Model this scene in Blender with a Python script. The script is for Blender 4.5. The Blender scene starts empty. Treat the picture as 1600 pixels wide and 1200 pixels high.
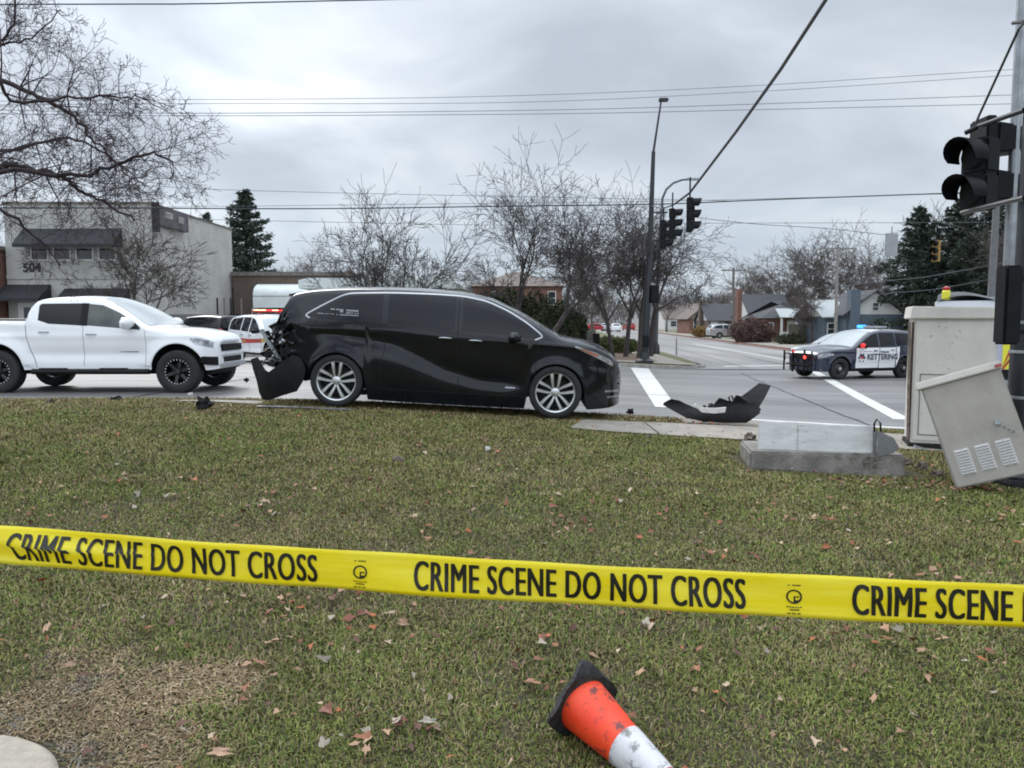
import bpy, bmesh, math, random
import numpy as np
from mathutils import Vector, Matrix, Euler
rnd = random.Random(7)
PI = math.pi
R = math.radians
C = bpy.context.scene.collection
SC = bpy.context.scene

# ------------------------------------------------------------------ camera
FPX, EYE, PITCH = 1200.0, 1.55, math.atan(98/1200)
cam = bpy.data.cameras.new('camera'); camo = bpy.data.objects.new('camera', cam); C.objects.link(camo)
camo.location = (0, 0, EYE); camo.rotation_euler = (PI/2-PITCH, 0, 0)
cam.sensor_width = 36; cam.lens = FPX/1600*36; cam.clip_start = .05; cam.clip_end = 3000
SC.camera = camo

# ------------------------------------------------------------------ sky and sun
SKX, SKY = 0.4, 8.3
SUN_EL, SUN_AZ = R(38), R(-28)        # azimuth from +Y towards +X
w = bpy.data.worlds.new('World'); SC.world = w; w.use_nodes = True
nt = w.node_tree; nt.nodes.clear()
def N(t, tree=nt, **kw):
    n = tree.nodes.new(t)
    for k, v in kw.items(): setattr(n, k, v)
    return n
out = N('ShaderNodeOutputWorld'); bg = N('ShaderNodeBackground'); nt.links.new(bg.outputs[0], out.inputs[0])
sky = N('ShaderNodeTexSky', sky_type='NISHITA', sun_disc=False)
sky.sun_elevation = SUN_EL; sky.sun_rotation = SUN_AZ
skym = N('ShaderNodeVectorMath', operation='SCALE'); skym.inputs['Scale'].default_value = .8
nt.links.new(sky.outputs[0], skym.inputs[0])
tc = N('ShaderNodeTexCoord'); sep = N('ShaderNodeSeparateXYZ'); nt.links.new(tc.outputs['Generated'], sep.inputs[0])
def MA(op, a, b=None, c=None, tree=nt, clamp=False):
    n = tree.nodes.new('ShaderNodeMath'); n.operation = op; n.use_clamp = clamp
    for i, v in enumerate((a, b, c)):
        if v is None: continue
        if isinstance(v, (int, float)): n.inputs[i].default_value = v
        else: tree.links.new(v, n.inputs[i])
    return n.outputs[0]
zz = MA('ADD', MA('MAXIMUM', sep.outputs[2], 0.0), .34)
cmb = N('ShaderNodeCombineXYZ')
nt.links.new(MA('DIVIDE', sep.outputs[0], zz), cmb.inputs[0]); nt.links.new(MA('DIVIDE', sep.outputs[1], zz), cmb.inputs[1])
n1 = N('ShaderNodeTexNoise'); n1.inputs['Scale'].default_value = 1.7; n1.inputs['Detail'].default_value = 5; n1.inputs['Roughness'].default_value = .5; n1.inputs['Distortion'].default_value = .3
mp = N('ShaderNodeMapping'); mp.inputs['Location'].default_value = (SKX, SKY, 0); mp.inputs['Scale'].default_value = (1.0, 1.25, 1)
nt.links.new(cmb.outputs[0], mp.inputs[0]); nt.links.new(mp.outputs[0], n1.inputs['Vector'])
ramp = N('ShaderNodeValToRGB')
e = ramp.color_ramp.elements; e[0].position = .36; e[0].color = (.53, .59, .675, 1); e[1].position = .66; e[1].color = (.85, .895, .935, 1)
m_ = ramp.color_ramp.elements.new(.52); m_.color = (.65, .72, .805, 1)
nt.links.new(n1.outputs[0], ramp.inputs[0])
# overcast brightens towards the zenith, and round the hidden sun
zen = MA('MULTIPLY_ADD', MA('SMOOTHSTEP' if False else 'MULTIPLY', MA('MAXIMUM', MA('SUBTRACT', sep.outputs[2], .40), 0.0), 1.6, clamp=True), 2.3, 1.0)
sd = Vector((math.sin(SUN_AZ)*math.cos(SUN_EL), math.cos(SUN_AZ)*math.cos(SUN_EL), math.sin(SUN_EL)))
dt = N('ShaderNodeVectorMath', operation='DOT_PRODUCT'); nt.links.new(tc.outputs['Generated'], dt.inputs[0]); dt.inputs[1].default_value = sd
glow = MA('POWER', MA('MAXIMUM', dt.outputs['Value'], 0.0), 14.0)
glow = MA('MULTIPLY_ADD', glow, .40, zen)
bd = Vector((-.475, 1, .40)).normalized()          # thin bright spot in the cloud
dt2 = N('ShaderNodeVectorMath', operation='DOT_PRODUCT'); nt.links.new(tc.outputs['Generated'], dt2.inputs[0]); dt2.inputs[1].default_value = bd
brk = MA('MULTIPLY', MA('POWER', MA('MAXIMUM', dt2.outputs['Value'], 0.0), 45.0), MA('MULTIPLY', MA('SUBTRACT', n1.outputs[0], .30), 2.6, clamp=True))
glow = MA("MULTIPLY_ADD", brk, .45, glow)
glow = MA('MULTIPLY_ADD', MA('MAXIMUM', MA('MULTIPLY', sep.outputs[1], -1.0), 0.0), .75, glow)     # extra sky brightness added behind the camera, lifting faces turned to it
# bluer and paler low over the horizon
lowm = MA('SUBTRACT', 1.0, MA('MULTIPLY', MA('MAXIMUM', sep.outputs[2], 0.0), 5.0), clamp=True)
mixl = N('ShaderNodeMix', data_type='RGBA'); nt.links.new(MA('MULTIPLY', lowm, .75), mixl.inputs['Factor'])
nt.links.new(ramp.outputs[0], mixl.inputs['A']); mixl.inputs['B'].default_value = (.57, .68, .79, 1)
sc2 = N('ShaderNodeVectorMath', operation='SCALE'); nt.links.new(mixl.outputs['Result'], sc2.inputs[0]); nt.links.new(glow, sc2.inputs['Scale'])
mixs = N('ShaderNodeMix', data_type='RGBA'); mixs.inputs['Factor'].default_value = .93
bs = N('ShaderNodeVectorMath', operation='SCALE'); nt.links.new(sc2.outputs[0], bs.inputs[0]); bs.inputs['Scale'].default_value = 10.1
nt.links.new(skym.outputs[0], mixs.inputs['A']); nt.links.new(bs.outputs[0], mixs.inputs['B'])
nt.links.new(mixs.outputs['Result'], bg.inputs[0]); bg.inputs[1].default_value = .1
sl = bpy.data.lights.new('sun', 'SUN'); sl.energy = 1.7; sl.angle = R(25); sl.color = (1, .97, .92)
so = bpy.data.objects.new('sun', sl); C.objects.link(so); so.rotation_euler = (-sd).to_track_quat('-Z', 'Y').to_euler()
SC.view_settings.view_transform = 'Standard'; SC.view_settings.look = 'None'; SC.view_settings.gamma = 1; SC.view_settings.exposure = 0

# ------------------------------------------------------------------ terrain height, pixel rays
def _sp(a, k=.6): return k*math.log1p(math.exp(max(-60, min(60, a/k))))
def soft(v, lo, hi): return lo+_sp(v-lo)-_sp(v-hi)
def sstep(t): t = max(0., min(1., t)); return t*t*(3-2*t)
def h(x, y):
    return sstep((y-2.5)/8)*(.21-.055*soft(x, -3.0, 7.5))-.012*max(0, min(18, y-14))
def h_np(x, y):
    k = .6
    sp = lambda a: k*np.logaddexp(0, a/k)
    s = -3.0+sp(x+3.0)-sp(x-7.5)
    t = np.clip((y-2.5)/8, 0, 1); t = t*t*(3-2*t)
    return t*(.21-.055*s)-.012*np.clip(y-14, 0, 18)
RD = -.12            # road surface below kerb level
def ray(px, py):
    u = (px-800)/FPX; v = (600-py)/FPX
    dy = math.cos(PITCH)+v*math.sin(PITCH); dz = -math.sin(PITCH)+v*math.cos(PITCH)
    return u/dy, dz/dy
def at(px, py, D):
    a, b = ray(px, py); return Vector((a*D, D, EYE+b*D))
def gp(px, py, dz=0):
    a, b = ray(px, py); D = 1.
    while D < 2500 and EYE+b*D > h(a*D, D)+dz: D *= 1.002
    return Vector((a*D, D, h(a*D, D)+dz))

# ------------------------------------------------------------------ materials
MATS = {}
def mat(name, col, rough=.6, metal=0, var=0.0, vs=3.0, bump=0.0, bs=40.0, coat=0, emit=None, es=1, col2=None, detail=4, spec=.5, stretch=None, lo=.35, hi=.65, dirt=None):
    if name in MATS: return MATS[name]
    m = bpy.data.materials.new(name); m.use_nodes = True; t = m.node_tree; L = t.links
    b = t.nodes['Principled BSDF']
    b.inputs['Base Color'].default_value = (*col, 1); b.inputs['Roughness'].default_value = rough; b.inputs['Metallic'].default_value = metal
    b.inputs['Coat Weight'].default_value = coat; b.inputs['Coat Roughness'].default_value = .06; b.inputs['Specular IOR Level'].default_value = spec
    if emit: b.inputs['Emission Color'].default_value = (*emit, 1); b.inputs['Emission Strength'].default_value = es
    tcn = t.nodes.new('ShaderNodeTexCoord'); src = tcn.outputs['Object']
    if stretch:
        mpn = t.nodes.new('ShaderNodeMapping'); mpn.inputs['Scale'].default_value = stretch; L.new(src, mpn.inputs[0]); src = mpn.outputs[0]
    if var or col2:
        n = t.nodes.new('ShaderNodeTexNoise'); n.inputs['Scale'].default_value = vs; n.inputs['Detail'].default_value = detail; n.inputs['Roughness'].default_value = .62
        L.new(src, n.inputs['Vector'])
        r = t.nodes.new('ShaderNodeValToRGB'); r.color_ramp.elements[0].position = lo; r.color_ramp.elements[1].position = hi
        c2 = col2 if col2 else tuple(min(1, c*(1+var)) for c in col)
        c1 = col if col2 else tuple(c*(1-var) for c in col)
        r.color_ramp.elements[0].color = (*c1, 1); r.color_ramp.elements[1].color = (*c2, 1)
        L.new(n.outputs[0], r.inputs[0]); csrc = r.outputs[0]
        if dirt:
            n3 = t.nodes.new('ShaderNodeTexNoise'); n3.inputs['Scale'].default_value = dirt[1]; n3.inputs['Detail'].default_value = 8; n3.inputs['Roughness'].default_value = .7
            L.new(src, n3.inputs['Vector'])
            f = MA('MULTIPLY', MA('SUBTRACT', n3.outputs[0], dirt[2], tree=t), 12.0, tree=t, clamp=True)
            mx = t.nodes.new('ShaderNodeMix'); mx.data_type = 'RGBA'; L.new(f, mx.inputs['Factor']); L.new(csrc, mx.inputs['A']); mx.inputs['B'].default_value = (*dirt[0], 1)
            csrc = mx.outputs['Result']
        L.new(csrc, b.inputs['Base Color'])
    if bump:
        n2 = t.nodes.new('ShaderNodeTexNoise'); n2.inputs['Scale'].default_value = bs; n2.inputs['Detail'].default_value = 5
        L.new(src, n2.inputs['Vector'])
        bp = t.nodes.new('ShaderNodeBump'); bp.inputs['Strength'].default_value = min(1, bump*2); bp.inputs['Distance'].default_value = bump*.1
        L.new(n2.outputs[0], bp.inputs['Height']); L.new(bp.outputs[0], b.inputs['Normal'])
    MATS[name] = m
    return m
def brickmat(name, c1, c2, mortar, sc=1.0, bw=.22, bh=.075, painted=False):
    if name in MATS: return MATS[name]
    m = mat(name, c1, .85); t = m.node_tree; L = t.links; b = t.nodes['Principled BSDF']
    tcn = t.nodes.new('ShaderNodeTexCoord'); sp = t.nodes.new('ShaderNodeSeparateXYZ'); L.new(tcn.outputs['Object'], sp.inputs[0])
    cb = t.nodes.new('ShaderNodeCombineXYZ'); L.new(MA('ADD', sp.outputs[0], sp.outputs[1], tree=t), cb.inputs[0]); L.new(sp.outputs[2], cb.inputs[1])
    br = t.nodes.new('ShaderNodeTexBrick'); br.inputs['Scale'].default_value = 1; br.inputs['Brick Width'].default_value = bw*sc; br.inputs['Row Height'].default_value = bh*sc
    br.inputs['Mortar Size'].default_value = .008*sc
    br.inputs['Color1'].default_value = (*c1, 1); br.inputs['Color2'].default_value = (*c2, 1); br.inputs['Mortar'].default_value = (*mortar, 1)
    L.new(cb.outputs[0], br.inputs['Vector'])
    n = t.nodes.new('ShaderNodeTexNoise'); n.inputs['Scale'].default_value = .9; n.inputs['Detail'].default_value = 6; L.new(tcn.outputs['Object'], n.inputs['Vector'])
    mx = t.nodes.new('ShaderNodeMix'); mx.data_type = 'RGBA'; mx.blend_type = 'MULTIPLY'; mx.inputs['Factor'].default_value = .7
    L.new(br.outputs[0], mx.inputs['A'])
    r = t.nodes.new('ShaderNodeValToRGB'); r.color_ramp.elements[0].position = .3; r.color_ramp.elements[0].color = (.72, .72, .70, 1); r.color_ramp.elements[1].position = .7; r.color_ramp.elements[1].color = (1.05, 1.05, 1.05, 1)
    L.new(n.outputs[0], r.inputs[0]); L.new(r.outputs[0], mx.inputs['B']); L.new(mx.outputs['Result'], b.inputs['Base Color'])
    bp = t.nodes.new('ShaderNodeBump'); bp.inputs['Strength'].default_value = .6; bp.inputs['Distance'].default_value = .01; L.new(br.outputs['Fac'], bp.inputs['Height']); bp.invert = True
    L.new(bp.outputs[0], b.inputs['Normal'])
    return m

M = {}
M['black_paint'] = mat('black_paint', (.0035, .005, .009), .14, 0, coat=.6, var=.3, vs=2, spec=.2)
M['white_paint'] = mat('white_paint', (.88, .89, .91), .30, 0, coat=.8, var=.02, vs=2)
M['white_paint2'] = mat('white_paint_dull', (.74, .76, .80), .35, 0, coat=.5, var=.03, vs=2)
M['navy_paint'] = mat('navy_paint', (.012, .02, .045), .25, coat=1)
M['red_paint'] = mat('red_paint', (.42, .02, .02), .35, coat=.5, var=.2)
M['silver_paint'] = mat('silver_paint', (.45, .46, .48), .3, .5, coat=.6)
M['tint_glass'] = mat('tinted_glass', (.008, .0095, .013), .05, spec=.35, var=.15, vs=1.2)
M['glass'] = mat('car_glass', (.045, .055, .055), .05, coat=.5, var=.5, vs=3)
M['windshield'] = mat('windshield_painted_sheen', (.38, .42, .43), .05, coat=1)  # pale base colour paints the reflected sky into the glass
M['rubber'] = mat('tyre_rubber', (.018, .018, .019), .75, bump=.1, bs=60, var=.25, vs=12)
M['plastic'] = mat('black_plastic', (.006, .006, .007), .5, spec=.25, var=.4, vs=9)
M['plastic_dk'] = mat('dark_void', (.006, .006, .007), .8)
M['seam'] = mat('panel_gap', (.004, .004, .004), .9)
M['seamg'] = mat('panel_gap_grey', (.11, .115, .12), .8)
M['chrome'] = mat('chrome_trim', (.42, .43, .45), .28, 1)
M['alloy'] = mat('alloy_rim', (.60, .61, .62), .30, .75, var=.1, vs=8)
M['alloy_black'] = mat('black_rim', (.015, .015, .016), .35, coat=.3)
M['lamp_clear'] = mat('headlamp_lens', (.38, .40, .42), .1, .3, coat=1, var=.45, vs=14)
M['lamp_red'] = mat('red_lens', (.5, .01, .015), .15, coat=1)
M['amber'] = mat('amber_lens', (.45, .14, .08), .2, coat=1)
M['red_light'] = mat('lit_red', (.8, .02, .02), .3, emit=(1, .06, .05), es=3.0)
M['red_dim'] = mat('lit_red_dim', (.7, .03, .03), .3, emit=(1, .05, .05), es=.55)
M['red_hot'] = mat('lit_red_hot', (1, .3, .2), .3, emit=(1, .30, .18), es=9)
M['blue_light'] = mat('lit_blue', (.05, .25, .8), .3, emit=(.08, .45, 1), es=1.5)
M['steel'] = mat('galvanised_steel', (.33, .35, .37), .42, .7, var=.2, vs=6)
M['dark_steel'] = mat('dark_painted_steel', (.010, .013, .018), .4, var=.3, vs=4, coat=.2)
M['alum'] = mat('brushed_aluminium', (.62, .62, .62), .45, .35, var=.14, vs=3, stretch=(1, 1, 4), dirt=((.34, .34, .33), 7, .60))
M['cab'] = mat('weathered_cabinet_paint', (.66, .63, .58), .6, .05, var=.07, vs=2.5, dirt=((.26, .23, .20), 13, .62), bump=.02, bs=8)
M['cab2'] = mat('bare_grey_cabinet', (.37, .342, .305), .5, .15, var=.09, vs=3.5, dirt=((.28, .25, .22), 16, .615), bump=.02, bs=6)
M['cabdark'] = mat('rusty_edge', (.12, .09, .075), .8, var=.4, vs=14)
M['louver'] = mat('louver_slot', (.62, .61, .60), .5, .2)
M['concrete'] = mat('concrete', (.29, .262, .225), .85, var=.16, vs=5, bump=.12, bs=70, dirt=((.22, .20, .17), 2.4, .57))
M['pad'] = mat('old_concrete', (.22, .205, .185), .9, var=.3, vs=5, bump=.25, bs=45, dirt=((.09, .08, .06), 3, .56))
M['stone'] = mat('pale_concrete_cap', (.40, .355, .29), .9, var=.12, vs=22, bump=.2, bs=120)
M['asphalt'] = mat('wet_asphalt', (.125, .120, .118), .45, var=.0, col2=(.235, .228, .222), vs=.8, stretch=(.16, 1.3, 1), bump=.05, bs=55, detail=9, spec=.5, dirt=((.06, .06, .063), .9, .64))
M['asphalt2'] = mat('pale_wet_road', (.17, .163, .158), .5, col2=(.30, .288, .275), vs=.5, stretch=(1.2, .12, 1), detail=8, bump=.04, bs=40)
M['paint_line'] = mat('road_line', (.62, .61, .58), .6, col2=(.40, .40, .39), vs=9, lo=.5, hi=.75, detail=9, dirt=((.15, .15, .15), 22, .60))
M['kerb'] = mat('kerb_concrete', (.29, .27, .25), .85, var=.25, vs=4, bump=.1, bs=50)
M['kerb_red'] = mat('kerb_worn_red', (.30, .17, .14), .85, var=.2, vs=4)
M['soil'] = mat('lawn_soil', (.045, .042, .022), .95, col2=(.135, .115, .055), vs=38, detail=10, bump=.5, bs=70)
M['far_lawn'] = mat('far_lawn', (.085, .10, .04), .95, col2=(.17, .16, .085), vs=.8, detail=9)
M['mulch'] = mat('brown_mulch', (.10, .07, .045), .95, col2=(.17, .12, .08), vs=2.5, detail=9, bump=.2, bs=30)
M['ground'] = mat('ground_mix', (.09, .09, .06), .95, col2=(.14, .13, .10), vs=.1, detail=9)
M['lot'] = mat('parking_asphalt', (.12, .12, .12), .6, col2=(.2, .2, .2), vs=.6, detail=8)
M['bark'] = mat('grey_bark', (.075, .062, .055), .9, var=.35, vs=6)
M['bark_dark'] = mat('dark_bark', (.058, .048, .046), .9, var=.3, vs=6)
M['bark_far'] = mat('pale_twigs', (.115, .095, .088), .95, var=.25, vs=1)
M['needle'] = mat('spruce_needles', (.018, .032, .022), .9, col2=(.050, .07, .046), vs=.9, detail=6)
M['needle2'] = mat('arborvitae_leaf', (.016, .024, .012), .9, col2=(.055, .066, .03), vs=1.6, detail=7)
M['hedge'] = mat('hedge_leaf', (.05, .08, .025), .9, col2=(.14, .16, .05), vs=3, detail=6)
M['hedge_top'] = mat('hedge_leaf_yellow', (.30, .28, .08), .9, col2=(.2, .22, .07), vs=5)
M['redbush'] = mat('russet_twigs', (.085, .048, .042), .9, col2=(.16, .10, .088), vs=2)
M['yellowbush'] = mat('golden_twigs', (.30, .20, .07), .9, col2=(.2, .12, .05), vs=2)
M['wbrick'] = brickmat('painted_brick', (.60, .58, .54), (.54, .525, .49), (.48, .47, .44), 1.6)
M['render'] = mat('facade_render', (.40, .395, .37), .9, var=.1, vs=.8, dirt=((.22, .22, .21), 1.4, .6))
M['brick'] = brickmat('red_brick', (.23, .085, .06), (.16, .06, .045), (.25, .2, .17))
M['brick_br'] = brickmat('brown_brick', (.15, .105, .08), (.11, .08, .065), (.16, .14, .12))
M['awning_dark'] = mat('dark_awning', (.018, .019, .024), .7, var=.2, vs=4)
M['awning_white'] = mat('white_awning', (.74, .79, .77), .5, var=.06, vs=2)
M['shingle'] = mat('grey_shingle', (.075, .075, .082), .9, var=.2, vs=6, bump=.1, bs=20)
M['shingle_br'] = mat('brown_shingle', (.16, .13, .115), .9, var=.2, vs=6)
M['shingle_lt'] = mat('pale_metal_roof', (.42, .45, .45), .6, var=.08, vs=2)
M['siding_w'] = mat('white_siding', (.62, .61, .60), .7, var=.05, vs=4, stretch=(1, 1, 8))
M['siding_b'] = mat('blue_siding', (.095, .125, .16), .7, var=.12, vs=4, stretch=(1, 1, 8))
M['trim_w'] = mat('white_trim', (.68, .68, .68), .6)
M['win'] = mat('window_glass', (.03, .035, .04), .08)
M['wood_grey'] = mat('weathered_wood', (.17, .15, .135), .85, var=.25, vs=5)
M['wood_pale'] = mat('pale_pole_wood', (.26, .24, .225), .85, var=.15, vs=5)
M['fence_grey'] = mat('grey_board', (.15, .15, .155), .85, var=.2, vs=4, stretch=(8, 8, 1))
M['yellow_sig'] = mat('signal_yellow', (.33, .20, .05), .5, var=.2, vs=8)
M['sig_black'] = mat('signal_black', (.007, .008, .010), .55, spec=.2, var=.35, vs=7)
M['wire'] = mat('wire_black', (.035, .037, .042), .6)
M['wire_thin'] = mat('wire_grey', (.10, .105, .115), .6)
M['foam'] = mat('white_foam', (.6, .59, .55), .8, var=.12, vs=14)
M['cone_red'] = mat('cone_orange', (.80, .045, .012), .45, col2=(.88, .075, .02), vs=9, dirt=((.14, .035, .03), 16, .55))
M['cone_white'] = mat('reflective_collar', (.60, .60, .62), .4, var=.06, vs=12, dirt=((.22, .21, .20), 14, .545))
M['tape_black'] = mat('tape_print', (.012, .012, .006), .5)
M['decal_dark'] = mat('decal_dark', (.03, .035, .07), .5)
M['decal_grey'] = mat('decal_grey', (.28, .29, .31), .5)
M['gold'] = mat('decal_gold', (.45, .32, .10), .5)
M['refl_yellow'] = mat('reflective_yellow', (.75, .72, .05), .4)
M['lavender'] = mat('pale_lavender_panel', (.42, .42, .56), .4)
M['grey_sign'] = mat('grey_panel', (.30, .31, .32), .6, var=.1, vs=3)

def mat_tape():
    m = mat('barrier_tape', (.92, .80, .015), .30, col2=(.97, .91, .10), vs=2.5, detail=4, spec=.5, bump=.10, bs=2, stretch=(2, 2, 18))
    t = m.node_tree; b = t.nodes['Principled BSDF']; o_ = t.nodes['Material Output']
    tr = t.nodes.new('ShaderNodeBsdfTranslucent'); tr.inputs[0].default_value = (.95, .84, .03, 1); mx = t.nodes.new('ShaderNodeMixShader'); mx.inputs[0].default_value = .42
    t.links.new(b.outputs[0], mx.inputs[1]); t.links.new(tr.outputs[0], mx.inputs[2]); t.links.new(mx.outputs[0], o_.inputs['Surface'])
    return m
M['tape'] = mat_tape()
def mat_attr(name, rough=.8, trans=0.0):
    m = bpy.data.materials.new(name); m.use_nodes = True; t = m.node_tree
    b = t.nodes['Principled BSDF']; b.inputs['Roughness'].default_value = rough; b.inputs['Specular IOR Level'].default_value = .25
    a = t.nodes.new('ShaderNodeAttribute'); a.attribute_name = 'col'; t.links.new(a.outputs['Color'], b.inputs['Base Color'])
    return m
M['blade'] = mat_attr('grass_blades', .75)
M['leaf'] = mat_attr('dead_leaves', .7)

# ------------------------------------------------------------------ mesh building
def obj(name, verts, faces, material, parent=None, smooth=False, angle=None, mats=None, fm=None):
    me = bpy.data.meshes.new(name); me.from_pydata([tuple(v) for v in verts], [], [tuple(f) for f in faces])
    if mats:
        for m in mats: me.materials.append(m)
        if fm is not None: me.polygons.foreach_set('material_index', np.array(fm, dtype=np.int32))
    elif material: me.materials.append(material)
    if smooth: me.shade_smooth()
    if smooth and angle: me.set_sharp_from_angle(angle=R(angle))
    me.update()
    o = bpy.data.objects.new(name, me); C.objects.link(o)
    if parent: o.parent = parent
    return o
class MB:
    def __init__(s): s.v = []; s.f = []
    def add(s, vs, fs):
        n = len(s.v); s.v += [tuple(v) for v in vs]; s.f += [tuple(i+n for i in f) for f in fs]; return s
    def box(s, c, d, rot=None, top=None):
        x, y, z = d[0]/2, d[1]/2, d[2]/2; tx, ty = (top if top else (1, 1))
        vs = [Vector(p) for p in ((-x, -y, -z), (x, -y, -z), (x, y, -z), (-x, y, -z), (-x*tx, -y*ty, z), (x*tx, -y*ty, z), (x*tx, y*ty, z), (-x*tx, y*ty, z))]
        if rot is not None:
            Mx = rot if isinstance(rot, Matrix) else Euler(rot).to_matrix(); vs = [Mx @ v for v in vs]
        c = Vector(c)
        return s.add([v+c for v in vs], [(0, 3, 2, 1), (4, 5, 6, 7), (0, 1, 5, 4), (1, 2, 6, 5), (2, 3, 7, 6), (3, 0, 4, 7)])
    def bbox(s, lo, hi): return s.box([(a+b)/2 for a, b in zip(lo, hi)], [b-a for a, b in zip(lo, hi)])
    def tube(s, pts, rad, n=8, cap=True):
        pts = [Vector(p) for p in pts]
        if isinstance(rad, (int, float)): rad = [rad]*len(pts)
        vs = []; up = None
        for i, p in enumerate(pts):
            d = (pts[min(i+1, len(pts)-1)]-pts[max(i-1, 0)])
            if d.length < 1e-9: d = Vector((0, 0, 1))
            d.normalize()
            if up is None: up = Vector((0, 0, 1)) if abs(d.z) < .9 else Vector((1, 0, 0))
            a = d.cross(up)
            if a.length < 1e-6: a = d.cross(Vector((.3, 1, .2)))
            a.normalize(); b = d.cross(a); up = -b if False else up
            for k in range(n):
                t = 2*PI*k/n; vs.append(p+(a*math.cos(t)+b*math.sin(t))*rad[i])
        fs = [(i*n+k, i*n+(k+1) % n, (i+1)*n+(k+1) % n, (i+1)*n+k) for i in range(len(pts)-1) for k in range(n)]
        if cap: fs += [tuple(range(n))[::-1], tuple(range((len(pts)-1)*n, len(pts)*n))]
        return s.add(vs, fs)
    def lathe(s, prof, n=24, axis='z', c=(0, 0, 0), close=False):
        vs = []
        for r, z in prof:
            for k in range(n):
                t = 2*PI*k/n; a, b = r*math.cos(t), r*math.sin(t)
                p = {'z': (a, b, z), 'y': (a, z, b), 'x': (z, a, b)}[axis]
                vs.append(tuple(p[i]+c[i] for i in range(3)))
        m = len(prof)
        fs = [(i*n+k, i*n+(k+1) % n, ((i+1) % m)*n+(k+1) % n, ((i+1) % m)*n+k) for i in range(m if close else m-1) for k in range(n)]
        return s.add(vs, fs)
    def prism(s, poly, d0, d1, axis='y'):
        n = len(poly)
        def P(a, b, d): return {'y': (a, d, b), 'x': (d, a, b), 'z': (a, b, d)}[axis]
        return s.add([P(a, b, d0) for a, b in poly]+[P(a, b, d1) for a, b in poly],
                     [tuple(range(n)), tuple(range(2*n-1, n-1, -1))]+[(i, i+n, (i+1) % n+n, (i+1) % n) for i in range(n)])
    def sheet(s, grid):
        nu, nv = len(grid), len(grid[0])
        return s.add([p for r_ in grid for p in r_], [(i*nv+j, i*nv+j+1, (i+1)*nv+j+1, (i+1)*nv+j) for i in range(nu-1) for j in range(nv-1)])
    def build(s, name, m, parent=None, smooth=False, angle=35):
        return obj(name, s.v, s.f, m, parent, smooth, angle)
def bevel(o, wdt=.01, seg=2):
    bm = bmesh.new(); bm.from_mesh(o.data)
    es = [e for e in bm.edges if len(e.link_faces) == 2 and e.calc_face_angle(0) > .5]
    bmesh.ops.bevel(bm, geom=es, offset=wdt, segments=seg, affect='EDGES', clamp_overlap=True)
    bm.to_mesh(o.data); bm.free(); return o
def fix(o):
    bm = bmesh.new(); bm.from_mesh(o.data); bmesh.ops.recalc_face_normals(bm, faces=bm.faces); bm.to_mesh(o.data); bm.free(); return o
def thing(name, label, cat, loc=(0, 0, 0), rotz=0, group=None):
    o = bpy.data.objects.new(name, None); C.objects.link(o); o.empty_display_size = .2
    o.location = loc; o.rotation_euler = (0, 0, rotz); o['label'] = label; o['category'] = cat
    if group: o['group'] = group
    return o
def tag(o, label, cat, group=None):
    o['label'] = label; o['category'] = cat
    if group: o['group'] = group
    return o
def struct(o): o['kind'] = 'structure'; return o
def stuff(o, label, cat): o['kind'] = 'stuff'; o['label'] = label; o['category'] = cat; return o
def dup(root, loc, rotz=0, scale=None, label=None):
    r = root.copy(); C.objects.link(r); r.location = loc; r.rotation_euler = (0, 0, rotz)
    if scale: r.scale = (scale,)*3 if isinstance(scale, (int, float)) else scale
    if label: r['label'] = label
    for ch in list(root.children):
        c = ch.copy(); C.objects.link(c); c.parent = r
        for g_ in ch.children:
            d = g_.copy(); C.objects.link(d); d.parent = c
    return r
def text_mesh(s, size=1.0, bold=0.0, squeeze=1.0, spacing=1.0, res=3):
    cu = bpy.data.curves.new('txt', 'FONT'); cu.body = s; cu.size = size; cu.offset = bold; cu.space_character = spacing; cu.resolution_u = res
    o = bpy.data.objects.new('txt', cu); C.objects.link(o)
    dg = bpy.context.evaluated_depsgraph_get(); me = bpy.data.meshes.new_from_object(o.evaluated_get(dg))
    v = [(p.co.x*squeeze, p.co.y) for p in me.vertices]; f = [tuple(p.vertices) for p in me.polygons]
    bpy.data.objects.remove(o); bpy.data.curves.remove(cu); bpy.data.meshes.remove(me)
    return v, f
def raw_mesh(name, co, faces_flat, sizes, material, cols=None, smooth=False):
    """fast mesh from numpy"""
    me = bpy.data.meshes.new(name); nv = len(co)
    me.vertices.add(nv); me.vertices.foreach_set('co', co.astype(np.float32).ravel())
    me.loops.add(len(faces_flat)); me.loops.foreach_set('vertex_index', faces_flat.astype(np.int32))
    me.polygons.add(len(sizes)); st = np.concatenate(([0], np.cumsum(sizes)[:-1])).astype(np.int32)
    me.polygons.foreach_set('loop_start', st)
    if cols is not None:
        a = me.attributes.new('col', 'FLOAT_COLOR', 'POINT'); c4 = np.ones((nv, 4), np.float32); c4[:, :3] = cols; a.data.foreach_set('color', c4.ravel())
    me.materials.append(material); me.update(calc_edges=True)
    if smooth: me.shade_smooth()
    o = bpy.data.objects.new(name, me); C.objects.link(o); return o

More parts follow.
